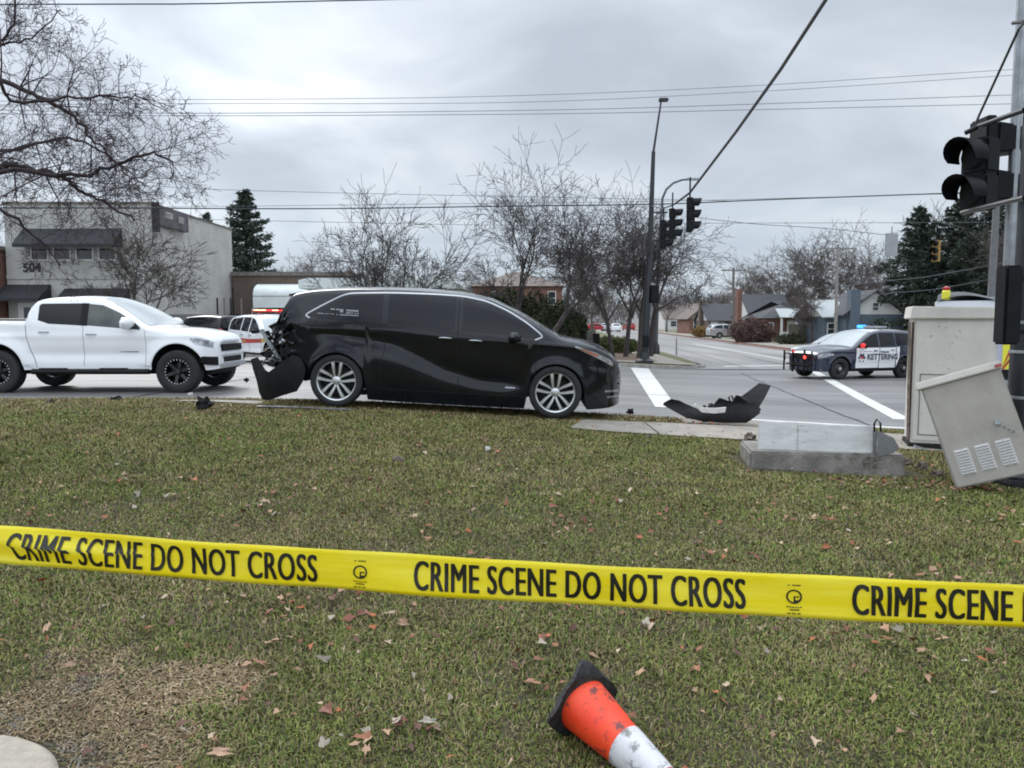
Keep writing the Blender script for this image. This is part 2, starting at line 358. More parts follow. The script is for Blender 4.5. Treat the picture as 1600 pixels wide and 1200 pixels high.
# ------------------------------------------------------------------ THE GROUND
def draped(name, poly_fn, xs, ys, dz, m, kind='structure', thick=0):
    """sheet over xs x ys following the terrain; poly_fn(x, s) maps grid to plan"""
    g = [[(*poly_fn(x, y), 0) for y in ys] for x in xs]
    g = [[(p[0], p[1], h(p[0], p[1])+dz) for p in r_] for r_ in g]
    b = MB().sheet(g); o = b.build(name, m, None, True, None); fix(o)
    if o.data.polygons[0].normal.z < 0: o.data.flip_normals()
    o['kind'] = kind; return o
ident = lambda x, y: (x, y)
lin = lambda a, b, n: [a+(b-a)*i/(n-1) for i in range(n)]
far = [-900, -400, -200, -120, -80, -60, -45]
gx = far+lin(-35, 35, 71)+[-v for v in far[::-1]]
gy = [-400, -100, -40, -15, -5]+lin(0, 10.8, 28)+[11.3, 11.55]
KN = 11.7    # near kerb face
KF = 33.0    # far kerb
struct(draped('ground', ident, gx, [-400, -100, -40, -15, -5, 0]+lin(2, 60, 59)+[70, 90, 130, 200, 400, 1200], -.20, M['ground']))
draped('lawn', ident, gx, gy, 0, M['soil'])
draped('main_road', ident, gx, [KN-.05]+lin(12.5, KF, 22)+[KF+.2], RD, M['asphalt'])
# side road running away from the junction
def LE(y): return 8.9+.072*max(0, y-36)
def RE(y): return 19.4+.072*max(0, y-52)
ys_ = lin(KF+.1, 60, 20)+[70, 90, 120, 160, 220, 300, 420, 700]
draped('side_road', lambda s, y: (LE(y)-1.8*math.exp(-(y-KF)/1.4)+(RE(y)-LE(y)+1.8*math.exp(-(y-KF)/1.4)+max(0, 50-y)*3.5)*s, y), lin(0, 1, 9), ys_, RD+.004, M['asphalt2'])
def kerb_line(name, pts, wd=.16, hgt=.13, m='kerb'):
    rows = []
    for i, p in enumerate(pts):
        a = Vector(pts[max(0, i-1)]); b = Vector(pts[min(len(pts)-1, i+1)]); d = (b-a).normalized(); n = Vector((-d.y, d.x))
        q = Vector(p); z0 = h(q.x, q.y)
        rows.append([(q.x, q.y, z0+RD-.05), (q.x, q.y, z0-.0+.006), (q.x+n.x*wd, q.y+n.y*wd, z0+.008), (q.x+n.x*wd, q.y+n.y*wd, z0-.1)])
    b = MB().sheet(rows); return struct(fix(b.build(name, M[m], None)))
kerb_line('near_kerb', [(x, KN) for x in lin(60, -60, 121)], m='kerb')       # face towards the road
bpy.data.objects['near_kerb'].scale = (1, 1, 1)
# far kerbs: left block with its rounded corner, then along the side road
lk = [(x, KF) for x in lin(-60, 6.4, 50)]+[(6.4+(LE(35.6)-6.4)*math.sin(t), KF+2.6*(1-math.cos(t))) for t in lin(.2, PI/2, 8)]+[(LE(y), y) for y in lin(36.2, 60, 20)+[80, 110, 160, 240, 400]]
kerb_line('far_kerb', lk)
rk = [(RE(y), y) for y in [400, 240, 160, 110, 85]+lin(70, 55, 10)]+[(RE(52)+2.5*(1-math.cos(t)), 54.6-2.6*math.sin(t)) for t in lin(.2, PI/2, 7)]+[(x, 52.0) for x in lin(22.5, 120, 30)]
kerb_line('corner_kerb', rk, m='kerb_red')
# left far block: soil, walk, lot
def blockx(s, y): return (-140+(LE(y)-.16-.0*s+140)*s, y)
draped('corner_verge', lambda s, y: (-140+((LE(y) if y > 36 else 6.3+(LE(36)-6.3)*math.sqrt(max(0, min(1, (y-KF)/3))))-.16+140)*s, y), lin(0, .9, 30)+lin(.91, 1, 14), [KF+.16]+lin(33.6, 60, 28)+[80, 110, 160, 240, 400], .0, M['far_lawn'])
def strip_poly(name, pts, dz, m):
    """flat polygon sheet draped by its corner points (quads)"""
    b = MB()
    for q in pts: 
        n = 10; rows = []
        for i in range(n+1):
            a = Vector(q[0]).lerp(Vector(q[1]), i/n); c = Vector(q[3]).lerp(Vector(q[2]), i/n)
            rows.append([(*(a.lerp(c, j/4)), h(*(a.lerp(c, j/4)))+dz) for j in range(5)])
        b.sheet(rows)
    o = b.build(name, m); fix(o)
    if o.data.polygons[0].normal.z < 0: o.data.flip_normals()
    return struct(o)
strip_poly('parking_lot', [((-60, 36.5), (1.5, 36.5), (1.5, 70), (-60, 70))], .004, M['lot'])
strip_poly('corner_path', [((-60, 33.8), (8.4, 34.2), (8.4, 35.6), (-60, 35.3)), ((6.9, 35.6), (8.2, 35.6), (9.2, 60), (7.8, 60))], .008, M['concrete'])
strip_poly('mulch_bed', [((4.0, 35.6), (6.8, 35.6), (7.6, 56), (2.0, 56))], .006, M['mulch'])
strip_poly('right_verge', [((22.2, 52.3), (150, 52.3), (150, 300), (40, 300)), ((21.7, 54.6), (22.3, 52.3), (40, 300), (38, 300))], .0, M['far_lawn'])
strip_poly('right_path', [((20.2, 55.5), (24.5, 55.5), (42, 300), (37.6, 300)), ((22.5, 52.6), (90, 52.6), (90, 54.6), (22.5, 54.6))], .012, M['concrete'])
# near pavement: pale slabs widening to the ramp by the crossing
sw = [((-5.0, 11.18), (-4.4, 11.10), (-4.4, 11.30), (-5.0, 11.26)), ((-4.4, 11.10), (-3.6, 10.80), (-3.6, 11.20), (-4.4, 11.30)), ((.75, 9.80), (1.3, 9.68), (1.3, 10.74), (1.0, 10.74)), ((1.3, 9.68), (1.86, 9.62), (1.86, 10.80), (1.3, 10.74)),
      ((1.88, 9.62), (4.3, 9.5), (4.3, 11.06), (1.88, 10.82)), ((4.32, 9.5), (8, 9.4), (8, 11.0), (4.32, 11.06)), ((8.02, 9.4), (14, 9.4), (14, 11.0), (8.02, 11.0))]
strip_poly('sidewalk', sw, .022, M['concrete'])
strip_poly('worn_slab', [((-3.5, 10.42), (-2.2, 10.32), (-2.15, 10.46), (-3.5, 10.56))], .030, mat('wet_slab', (.15, .155, .17), .5, var=.2, vs=6))
strip_poly('ramp', [((2.5, 11.03), (4.6, 11.12), (4.6, 11.72), (2.5, 11.72))], .018, M['concrete'])
def in_sw(x, y):
    lo = np.interp(x, [-12, -4.6, -3.2, 1.3, 4.3, 14], [11.18, 11.12, 10.62, 9.68, 9.5, 9.4]); hi = np.interp(x, [-12, -4.6, -3.2, 1.3, 4.3, 14], [11.38, 11.34, 11.32, 10.74, 11.06, 11.0])
    return ((x > .95) | (x < -3.7) & (x > -4.9) ) & (y > lo+.03) & (y < hi-.03) | ((x > 2.5) & (x < 4.6) & (y > 10.9))
# markings
strip_poly('crossing_line', [((5.0, 32.3), (5.75, 32.3), (3.12, 14.4), (2.70, 14.4))], RD+.006, M['paint_line'])
strip_poly('stop_line', [((12.6, 32.6), (12.95, 32.6), (7.55, 14.4), (7.2, 14.4))], RD+.006, M['paint_line'])
strip_poly('lane_marking', [((-40, 20.6), (2.2, 20.6), (2.2, 20.75), (-40, 20.75)), ((-40, 20.95), (2.2, 20.95), (2.2, 21.1), (-40, 21.1)), ((-40, 26.3), (1.6, 26.3), (1.6, 26.45), (-40, 26.45)), ((3.4, 13.0), (7.0, 12.9), (7.0, 13.1), (3.4, 13.2))], RD+.006, M['paint_line'])
strip_poly('side_road_marking', [((14.2, 36), (14.35, 36), (16.9, 72), (16.75, 72)), ((14.55, 36), (14.7, 36), (17.25, 72), (17.1, 72)), ((9.8, 35.2), (18.6, 37.4), (18.6, 38.0), (9.8, 35.8))], RD+.010, M['paint_line'])

tar = mat('tar_seal', (.05, .05, .052), .5, var=.2)
r0_ = random.Random(8)
for k, (x0, y0, x1, y1) in enumerate(((-30, 17.2, 14, 17.5), (-30, 24.0, 16, 24.4), (-6.5, 13, -5.6, 30), (6.0, 12.5, 9.2, 31), (10.4, 33.5, 16.0, 100), (13.0, 36, 19.2, 110))):
    n_ = 26; q_ = []; px_, py_ = x0, y0
    for i in range(1, n_+1):
        nx_ = x0+(x1-x0)*i/n_+r0_.uniform(-.05, .05); ny_ = y0+(y1-y0)*i/n_+r0_.uniform(-.05, .05); q_.append(((px_, py_), (nx_, ny_), (nx_+(.05 if y1-y0 > 5 else 0), ny_+(0 if y1-y0 > 5 else .05)), (px_+(.05 if y1-y0 > 5 else 0), py_+(0 if y1-y0 > 5 else .05)))); px_, py_ = nx_, ny_
    strip_poly('road_seam', q_, RD+(.013 if y0 > 33 else .009), tar)
SC.cycles.filter_width = 1.9
# ------------------------------------------------------------------ grass
rng = np.random.default_rng(11)
def noise2(x, y, f, seed):
    g = np.random.default_rng(seed).random((64, 64)); u, v = x*f+100, y*f+100
    i, j = np.floor(u).astype(int), np.floor(v).astype(int); a, b = u-i, v-j; a = a*a*(3-2*a); b = b*b*(3-2*b)
    G = lambda p, q: g[p % 64, q % 64]
    return G(i, j)*(1-a)*(1-b)+G(i+1, j)*a*(1-b)+G(i, j+1)*(1-a)*b+G(i+1, j+1)*a*b
def mulch_f(x, y):
    d = np.hypot((x+1.62+.25*(y-3.1))/.68, (y-2.92)/.56)+.75*(noise2(x, y, 3.1, 3)-.5)+.5*(noise2(x, y, 9, 13)-.5)
    return np.clip((1.05-d)*2.6, 0, 1)
def grass():
    n0 = 1020000
    y = 1.9+(11.66-1.9)*rng.random(n0)**1.25
    x = (rng.random(n0)*2-1)*(.76*y+2.3)
    keep = ~in_sw(x, y)
    keep &= ~((x > 2.38) & (x < 4.2) & (y > 7.55) & (y < 8.5))            # concrete pad
    keep &= ~(np.hypot(x+1.93, y-2.28) < .47)
    bare = noise2(x, y, 1.3, 5)*.5+noise2(x, y, 4.0, 6)*.5
    keep &= rng.random(n0) > np.clip((bare-.62)*4, 0, .45)*1.0
    keep &= rng.random(n0) > np.clip((x-4)*.6, 0, .8)*(y < 9)*(y > 7)      # scuffed ground round the cabinets
    x, y = x[keep], y[keep]; n = len(x); z = h_np(x, y)
    mu = mulch_f(x, y)
    sc = (y/3.2)**.62
    patch = noise2(x, y, .9, 8)
    hg = (.008+.019*rng.random(n)**1.2)*(.65+.7*patch)*(1-.35*mu)*sc**.45
    wd = (.0018+.0020*rng.random(n))*sc*(1+.4*mu)
    az = rng.random(n)*2*np.pi; ln = (.3+1.1*rng.random(n)**.8)*(1+1.3*mu)
    dx, dy = np.cos(az), np.sin(az); px, py = -dy*wd, dx*wd
    co = np.empty((n, 5, 3), np.float32)
    up1 = hg*.62; l1 = hg*ln*.35; l2 = hg*ln
    co[:, 0] = np.stack([x-px, y-py, z-.004], 1); co[:, 1] = np.stack([x+px, y+py, z-.004], 1)
    co[:, 2] = np.stack([x+dx*l1+px*.8, y+dy*l1+py*.8, z+up1], 1); co[:, 3] = np.stack([x+dx*l1-px*.8, y+dy*l1-py*.8, z+up1], 1)
    co[:, 4] = np.stack([x+dx*l2, y+dy*l2, z+hg*np.where(ln > 1, .72, .98)], 1)
    base = np.arange(n)[:, None]*5
    fl = np.concatenate([base+np.array([[0, 1, 2, 3]]), base+np.array([[3, 2, 4]])], 1).ravel()
    sizes = np.tile([4, 3], n)
    pal = np.array([[.150, .190, .040], [.215, .225, .064], [.100, .135, .034], [.27, .22, .105], [.31, .245, .135], [.205, .145, .080], [.40, .33, .21]])
    dry = np.clip(noise2(x, y, .7, 21)*.45+noise2(x, y, 2.6, 22)*.40+noise2(x, y, 8, 23)*.22+.42*np.clip((y-9.3)/1.6, 0, 1), 0, 1)
    u = rng.random(n)
    pg = np.clip(1.02-.78*dry, .12, 1)
    ci = np.where(u < pg*.42, 0, np.where(u < pg*.70, 1, np.where(u < pg*.98, 2, np.where(u < pg+.26*(1-pg), 3, np.where(u < pg+.46*(1-pg), 4, np.where(u < pg+.94*(1-pg), 5, 6))))))
    um = rng.random(n); ci = np.where((rng.random(n) < mu*.95), np.where(um < .30, 4, np.where(um < .85, 5, 6)), ci)
    col = 1.07*pal[ci]*(.72+.5*rng.random((n, 1)))*(.80+.40*noise2(x, y, 5, 24)[:, None])
    gr = (mu > .3) & (noise2(x, y, 5, 41)+.9*(-(x+1.3))-.8*(y-2.6) >.70) & (rng.random(n) < .38)
    col = np.where((mu > .5)[:, None], col*np.array([1.0, .96, .98]), col); col = np.where(gr[:, None], np.array([.21, .19, .165])*(.35+1.0*rng.random((n, 1))), col)
    o = raw_mesh('grass', co.reshape(-1, 3), fl, sizes, M['blade'], np.repeat(col, 5, 0).reshape(-1, 3))
    stuff(o, 'short winter lawn of green and straw coloured grass blades', 'grass')
grass()
# dead leaves -------------------------------------------------------
LEAFPAL = [(.27, .12, .07), (.19, .075, .05), (.36, .22, .14), (.42, .31, .22), (.13, .07, .05), (.34, .11, .05), (.29, .25, .20)]
def leaf_verts(sz, seed):
    r_ = random.Random(seed); n = 12; vs = [(0, 0, sz*.12)]; lob = r_.choice([3, 4, 5]); cu = r_.uniform(.2, .8)
    for k in range(n):
        t = 2*PI*k/n; rr = sz*(.62+.38*math.cos(lob*t)*.6+r_.uniform(-.12, .12)); xx = rr*math.cos(t); yy = rr*math.sin(t)*.62
        vs.append((xx, yy, sz*cu*(abs(yy)/sz)**1.3+r_.uniform(0, .10)*sz))
    return vs, [(0, 1+k, 1+(k+1) % n) for k in range(n)]
def leaves():
    cos, fl, cols = [], [], []; nn = 0
    r_ = random.Random(5)
    spots = []
    for i in range(1150):
        y = 2.3+9*r_.random()**1.15; x = (r_.random()*2-1)*(.72*y+.8); spots.append((x, y, r_.uniform(.010, .028)*(1 if y < 5 else 1.25)))
    for i in range(130): spots.append((2.9+1.6*r_.random(), 7.0+.45*r_.random()-.1, r_.uniform(.02, .035)))         # drift against the pad
    for i in range(110): spots.append((r_.uniform(1.2, 3.0), r_.uniform(10.9, 11.6), r_.uniform(.02, .04)))
    for cl in ((-1.35, 4.6), (-.9, 3.9), (-.75, 3.75), (1.4, 4.9), (-1.2, 3.9), (.15, 3.4), (.75, 3.9), (-.45, 2.65), (1.9, 3.6), (2.4, 5.6), (.4, 5.6), (-1.9, 5.9), (-2.5, 4.7), (-3.4, 6.5), (2.6, 4.4), (-5, 7)):
        for i in range(12): spots.append((cl[0]+r_.gauss(0, .13), cl[1]+r_.gauss(0, .13), r_.uniform(.018, .034)))
    for i, (x, y, s_) in enumerate(spots):
        s_ *= 1.5 if y < 6.5 else 1.25; vs, fs = leaf_verts(s_, i); E_ = Euler((r_.gauss(0, .35), r_.gauss(0, .35), r_.uniform(0, 6.3))).to_matrix()
        z = h(x, y)+.020+.018*r_.random(); c = LEAFPAL[r_.choice((0, 0, 1, 1, 2, 2, 3, 4, 4, 5, 6))]; k = r_.uniform(.7, 1.2)
        for v in vs: q = E_ @ Vector(v); cos.append((q.x+x, q.y+y, q.z+z)); cols.append([min(1, a*k) for a in c])
        for f in fs: fl += [a+nn for a in f]
        nn += len(vs)
    o = raw_mesh('leaf_litter', np.array(cos), np.array(fl), np.full(len(fl)//3, 3), M['leaf'], np.array(cols))
    stuff(o, 'scattered brown and tan dead leaves lying over the lawn', 'leaf litter')
leaves()
big = [((345, 1192), .062, 2, 'large tan curled oak leaf at the bottom of the lawn beside the straw patch'), ((512, 1123), .055, 1, 'flat dark pink leaf lying left of the cone'), ((560, 1135), .045, 0, 'rust coloured leaf just right of the dark pink leaf'),
       ((235, 993), .045, 5, 'bright rust orange leaf above the straw patch'), ((432, 1015), .055, 2, 'pale upturned leaf on the pile of leaves below the tape'), ((405, 1048), .06, 0, 'red brown leaf at the front of the leaf pile below the tape'),
       ((830, 1080), .055, 0, 'reddish brown oak leaf just left of the cone base'), ((1135, 1083), .04, 3, 'small pinkish tan leaf right of the cone'), ((75, 992), .055, 2, 'long tan leaf under the left end of the tape'),
       ((670, 830), .05, 5, 'orange brown leaf right above the tape middle'), ((670, 1142), .05, 6, 'crumpled white scrap of leaf left of the cone'), ((985, 772), .05, 3, 'lone tan leaf on the green lawn behind the tape'), ((330, 1165), .03, 3, 'small cream leaf at the edge of the straw patch')]
for k, ((px, py), sz, ci, lab) in enumerate(big):
    p = gp(px, py); vs, fs = leaf_verts(sz, 900+k)
    E_ = Euler((rnd.uniform(-.5, .1), rnd.uniform(-.4, .4), rnd.uniform(0, 6))).to_matrix()
    vs = [E_ @ Vector(v) for v in vs]
    m = mat('leaf_tone_%d' % ci, LEAFPAL[ci], .7, var=.25, vs=30)
    o = obj('fallen_leaf', vs, fs, m); o.location = p+Vector((0, 0, .035)); tag(o, lab, 'leaf', 'large fallen leaves on the lawn')

# ================================================================== VEHICLES
def pch(pts):
    xs = np.array([p[0] for p in pts], float); ys = np.array([p[1] for p in pts], float)
    d = np.diff(ys)/np.diff(xs); m = np.zeros(len(xs)); m[0] = d[0]; m[-1] = d[-1]
    for i in range(1, len(xs)-1):
        m[i] = 0 if d[i-1]*d[i] <= 0 else 2*d[i-1]*d[i]/(d[i-1]+d[i])
    def f(x):
        x = np.asarray(x, float); xc = np.clip(x, xs[0], xs[-1]); i = np.clip(np.searchsorted(xs, xc)-1, 0, len(xs)-2)
        hh = xs[i+1]-xs[i]; t = (xc-xs[i])/hh
        return (2*t**3-3*t**2+1)*ys[i]+(t**3-2*t**2+t)*hh*m[i]+(-2*t**3+3*t**2)*ys[i+1]+(t**3-t**2)*hh*m[i+1]
    return f
class Car:
    """x forward, y left, z up, origin on the ground under the rear axle"""
    def __init__(s, T, B, W, belt, lean=.30, r=.09, crown=.05, arches=(), feats=None, flare=.018):
        s.T, s.B0, s.W, s.belt = pch(T), pch(B), pch(W), pch(belt); s.lean, s.r, s.crown, s.arches, s.feats, s.flare = lean, r, crown, arches, feats, flare
        s.x0, s.x1 = T[0][0], T[-1][0]
    def B(s, x):
        b = s.B0(x)
        for xc, zc, rr in s.arches:
            q = rr*rr-(x-xc)**2; b = np.where(q > 0, np.maximum(b, zc+np.sqrt(np.maximum(q, 0))), b)
        return b
    def zt(s, x): return s.T(x)-s.crown
    def hw(s, x, z):
        x = np.asarray(x, float); z = np.asarray(z, float); w_ = s.W(x); zb = s.belt(x)
        a = np.maximum(0, z-zb); w_ = w_-s.lean*a-.10*a*a
        t = np.clip((zb-z)/(zb-.15), 0, 1); w_ = w_-.055*t**2.6
        if s.feats: w_ = w_+s.feats(x, z)
        for xc, zc, rr in s.arches:
            d = np.hypot(x-xc, z-zc)-rr; w_ = w_+s.flare*np.exp(-(np.maximum(d, 0)/.06)**2)
        zt = s.zt(x); rr = np.minimum(s.r, np.maximum(.02, (zt-.3)/2)); d = np.clip((z-(zt-rr))/rr, 0, 1)
        return np.maximum(.05, w_-rr*(1-np.sqrt(np.maximum(0, 1-d*d)))*.9)
    def ztop(s, x, y):
        zt = s.zt(x); ye = s.hw(x, zt); return zt+s.crown*(1-np.clip(np.abs(y)/ye, 0, 1)**2.2)
    def body(s, name, m, parent, under, extra=()):
        xs = set(np.round(np.linspace(s.x0, s.x1, 70), 4)) | set(np.round(np.array(extra, float), 4))
        for xc, zc, rr in s.arches:
            q = math.sqrt(max(.01, rr*rr-(float(s.B0(xc))-zc)**2)) if float(s.B0(xc)) < zc else rr
            xs |= {round(xc-q*math.cos(t), 4) for t in np.linspace(0, PI, 30)} | {round(xc-q-.012, 4), round(xc+q+.012, 4)}
        for e_ in (.01, .03, .06, .1, .15): xs |= {round(s.x0+e_, 4), round(s.x1-e_, 4)}
        xs = np.array(sorted(x for x in xs if s.x0 <= x <= s.x1)); keep = [0]
        for i in range(1, len(xs)):
            if xs[i]-xs[keep[-1]] > .004: keep.append(i)
        xs = xs[keep]; NS, NR, NTP = 26, 8, 9
        B_, Z = s.B(xs), s.zt(xs); Z = np.maximum(Z, B_+.03); rr = np.minimum(s.r, np.maximum(.02, (Z-.3)/2)); rr = np.minimum(rr, (Z-B_)*.5)
        rows = []
        rows.append((xs, np.zeros_like(xs), B_)); rows.append((xs, s.hw(xs, B_)*.55, B_))
        for k in range(NS+1): z = B_+(Z-rr-B_)*k/NS; rows.append((xs, s.hw(xs, z), z))
        for k in range(1, NR+1): z = Z-rr+rr*math.sin(PI/2*k/NR); rows.append((xs, s.hw(xs, z), z))
        ye = s.hw(xs, Z)
        for k in range(1, NTP+1): y = ye*(1-k/NTP); rows.append((xs, y, s.ztop(xs, y)*1.0 if True else 0))
        A = np.array(rows); nr = len(rows); nx = len(xs)     # nr,3,nx
        V = A.transpose(2, 0, 1).reshape(-1, 3); V2 = V.copy(); V2[:, 1] *= -1
        vs = np.concatenate([V, V2]); fs = []; fm = []; o2 = nx*nr
        for i in range(nx-1):
            for j in range(nr-1):
                a, b, c, d = i*nr+j, (i+1)*nr+j, (i+1)*nr+j+1, i*nr+j+1
                fs.append((a, b, c, d)); fs.append((a+o2, d+o2, c+o2, b+o2)); k = 1 if j < 2 else 0; fm += [k, k]
        for i, fl in ((0, 1), (nx-1, 0)):
            for j in range(nr-1):
                q = (i*nr+j, i*nr+j+1, i*nr+j+1+o2, i*nr+j+o2); fs.append(q if fl else q[::-1]); fm.append(0)
        ob = obj(name, vs, fs, None, parent, True, None, [m, under], fm)
        bm = bmesh.new(); bm.from_mesh(ob.data); bmesh.ops.remove_doubles(bm, verts=bm.verts, dist=.0008); bmesh.ops.recalc_face_normals(bm, faces=bm.faces); bm.to_mesh(ob.data); bm.free()
        ob.data.set_sharp_from_angle(angle=R(38)); return ob
    def panel(s, name, m, parent, L, U, side=-1, eps=.004, nx=22, nz=8, x0=None, x1=None, depth=0):
        Lx = [p[0] for p in L]; Ux = [p[0] for p in U]; x0 = max(Lx[0], Ux[0]) if x0 is None else x0; x1 = min(Lx[-1], Ux[-1]) if x1 is None else x1
        xs = sorted(set(list(np.linspace(x0, x1, nx))+[x for x in Lx+Ux if x0 < x < x1]))
        g = []
        for x in xs:
            lo = np.interp(x, Lx, [p[1] for p in L]); up = np.interp(x, Ux, [p[1] for p in U])
            g.append([(x, side*(float(s.hw(x, lo+(up-lo)*k/nz))+eps), lo+(up-lo)*k/nz) for k in range(nz+1)])
        b = MB().sheet(g)
        # a rim that folds back to the body so that the panel has an edge
        ring = [g[i][0] for i in range(len(g))]+[g[-1][k] for k in range(1, nz+1)]+[g[i][nz] for i in range(len(g)-2, -1, -1)]+[g[0][k] for k in range(nz-1, -1, -1)]
        b.sheet([[p, (p[0], p[1]-side*(eps+.01), p[2])] for p in ring])
        o = b.build(name, m, parent, True, 40); return fix(o)
    def strip(s, name, m, parent, pts, wd=.02, side=-1, eps=.006, step=.03, b=None):
        own = b is None; b = b or MB(); P = []
        for (xa, za), (xb, zb) in zip(pts[:-1], pts[1:]):
            n = max(1, int(math.hypot(xb-xa, zb-za)/step)); P += [(xa+(xb-xa)*i/n, za+(zb-za)*i/n) for i in range(n)]
        P.append(pts[-1]); g = []
        for i, (x, z) in enumerate(P):
            a = P[max(0, i-1)]; c = P[min(len(P)-1, i+1)]; dx, dz = c[0]-a[0], c[1]-a[1]; l = math.hypot(dx, dz) or 1; nx_, nz_ = -dz/l, dx/l
            row = []
            for k, e_ in ((-.5, -.006), (-.42, eps*.8), (0, eps), (.42, eps*.8), (.5, -.006)):
                xx, zz_ = x+nx_*wd*k, z+nz_*wd*k; row.append((xx, side*(float(s.hw(xx, zz_))+e_), zz_))
            g.append(row)
        b.sheet(g)
        return fix(b.build(name, m, parent, True, 50)) if own else b
    def toppanel(s, name, m, parent, xa, xb, f=.9, eps=.005, nx=16, ny=14, fa=None):
        g = []
        for i in range(nx+1):
            x = xa+(xb-xa)*i/nx; ff = f if fa is None else fa+(f-fa)*i/nx; ye = float(s.hw(x, s.zt(x)))*ff
            g.append([(x, -ye+2*ye*k/ny, float(s.ztop(x, -ye+2*ye*k/ny))+eps) for k in range(ny+1)])
        return fix(MB().sheet(g).build(name, m, parent, True, None))
    def text(s, name, m, parent, string, x, z, size, side=-1, bold=0, squeeze=1, eps=.008, spacing=1.0):
        v, f = text_mesh(string, size, bold, squeeze, spacing); sg = 1 if side < 0 else -1
        vs = [(x+sg*a, side*(float(s.hw(x+sg*a, z+b))+eps), z+b) for a, b in v]
        return obj(name, vs, f, m, parent)
def round_path(pts, n=4, k=.3):
    """round the corners of an open polyline"""
    out = [pts[0]]
    for a, b, c in zip(pts[:-2], pts[1:-1], pts[2:]):
        p = (b[0]+(a[0]-b[0])*k, b[1]+(a[1]-b[1])*k); q = (b[0]+(c[0]-b[0])*k, b[1]+(c[1]-b[1])*k)
        for i in range(n+1):
            t = i/n; out.append(((1-t)**2*p[0]+2*t*(1-t)*b[0]+t*t*q[0], (1-t)**2*p[1]+2*t*(1-t)*b[1]+t*t*q[1]))
    return out+[pts[-1]]
def wheel(parent, x, y, r, wd, side, style, rimr, rimm):
    """rim mesh named wheel with its tyre (and disc) as sub-parts; side = -1 right, +1 left"""
    ro = rimr
    prof = [(ro*.98, -wd*.5+.012), (ro*1.04, -wd*.5), (r*.93, -wd*.5+.006), (r*.985, -wd*.42), (r, -wd*.30), (r, wd*.30), (r*.985, wd*.42), (r*.93, wd*.5-.006), (ro*1.04, wd*.5), (ro*.98, wd*.5-.012)]
    S = side
    b = MB(); face = wd*.5-.022
    def Y(v): return S*v
    b.lathe([(ro*.90, Y(-wd*.4)), (ro*.90, Y(face-.045)), (ro*.93, Y(face-.006)), (ro*1.0, Y(face+.008)), (ro*1.02, Y(face)), (ro*1.0, Y(-wd*.4))], 40, 'y', close=True)
    cen = []
    if style == 'ten':
        for k in range(5):
            for sgn in (-1, 1):
                t0 = 2*PI*k/5+PI/2; a0 = t0+sgn*.22; a1 = t0+sgn*.235
                def P(rad, ang, off, dp): 
                    c_, s_ = math.cos(ang), math.sin(ang); return (rad*c_-off*s_, Y(dp), rad*s_+off*c_)
                n = 6; rows = []
                for i in range(n+1):
                    q = i/n; rad = ro*(.17+.78*q); ang = t0+sgn*(.42*(1-q)**1.5+.235*q**.7) if True else a0; wq = ro*(.050+.045*q); dp = face-.016+.012*math.sin(q*PI*.6)
                    rows.append([P(rad, ang, -wq, dp-.03), P(rad, ang, -wq*.8, dp), P(rad, ang, wq*.8, dp), P(rad, ang, wq, dp-.03)])
                b.sheet(rows)
        b.lathe([(ro*.22, Y(face-.04)), (ro*.21, Y(face-.012)), (ro*.13, Y(face-.006)), (ro*.12, Y(face-.002)), (.0, Y(face+.001))], 24, 'y')
    elif style == 'six':
        for k in range(6):
            ang = 2*PI*k/6+.3; rows = []
            for i in range(5):
                q = i/4; rad = ro*(.2+.75*q); wq = ro*(.16-.02*q); c_, s_ = math.cos(ang), math.sin(ang); dp = face-.035+.02*q
                rows.append([(rad*c_-o_*s_, Y(dp-e_), rad*s_+o_*c_) for o_, e_ in ((-wq, .03), (-wq*.75, 0), (wq*.75, 0), (wq, .03))])
            b.sheet(rows)
        b.lathe([(ro*.3, Y(face-.06)), (ro*.28, Y(face-.02)), (ro*.2, Y(face+.006)), (0, Y(face+.008))], 24, 'y')
    else:   # steel disc with cap
        b.lathe([(ro*.92, Y(face-.05)), (ro*.8, Y(face-.075)), (ro*.55, Y(face-.03)), (ro*.36, Y(face-.02)), (0, Y(face-.02))], 28, 'y')
    o = b.build('wheel', rimm, parent, True, 40); o.location = (x, y, r); fix(o)
    t = MB().lathe([(q[0], q[1]) for q in prof], 44, 'y')
    for k in range(44):      # tread grooves on the crown
        pass
    tt = t.build('tyre', M['rubber'], o, True, 50)
    d = MB().lathe([(ro*.89, Y(-wd*.2)), (ro*.62, Y(face-.085)), (ro*.2, Y(face-.08)), (0, Y(face-.08))], 28, 'y').build('brake_disc', M['plastic_dk'], o, True)
    if style == 'six':
        bb = MB()
        for k in range(24):
            a = 2*PI*k/24; bb.lathe([(.011, Y(face-.004)), (.011, Y(face+.012)), (.0, Y(face+.014))], 8, 'y', (ro*.93*math.cos(a), 0, ro*.93*math.sin(a)))
        bb.build('rim_bolts', M['alloy'] if style == 'six' else rimm, o, False)
    if style == 'steel':
        MB().lathe([(ro*.26, Y(face-.03)), (ro*.25, Y(face+.0)), (0, Y(face+.01))], 18, 'y').build('hub_cap', M['alloy'], o, True)
    return o
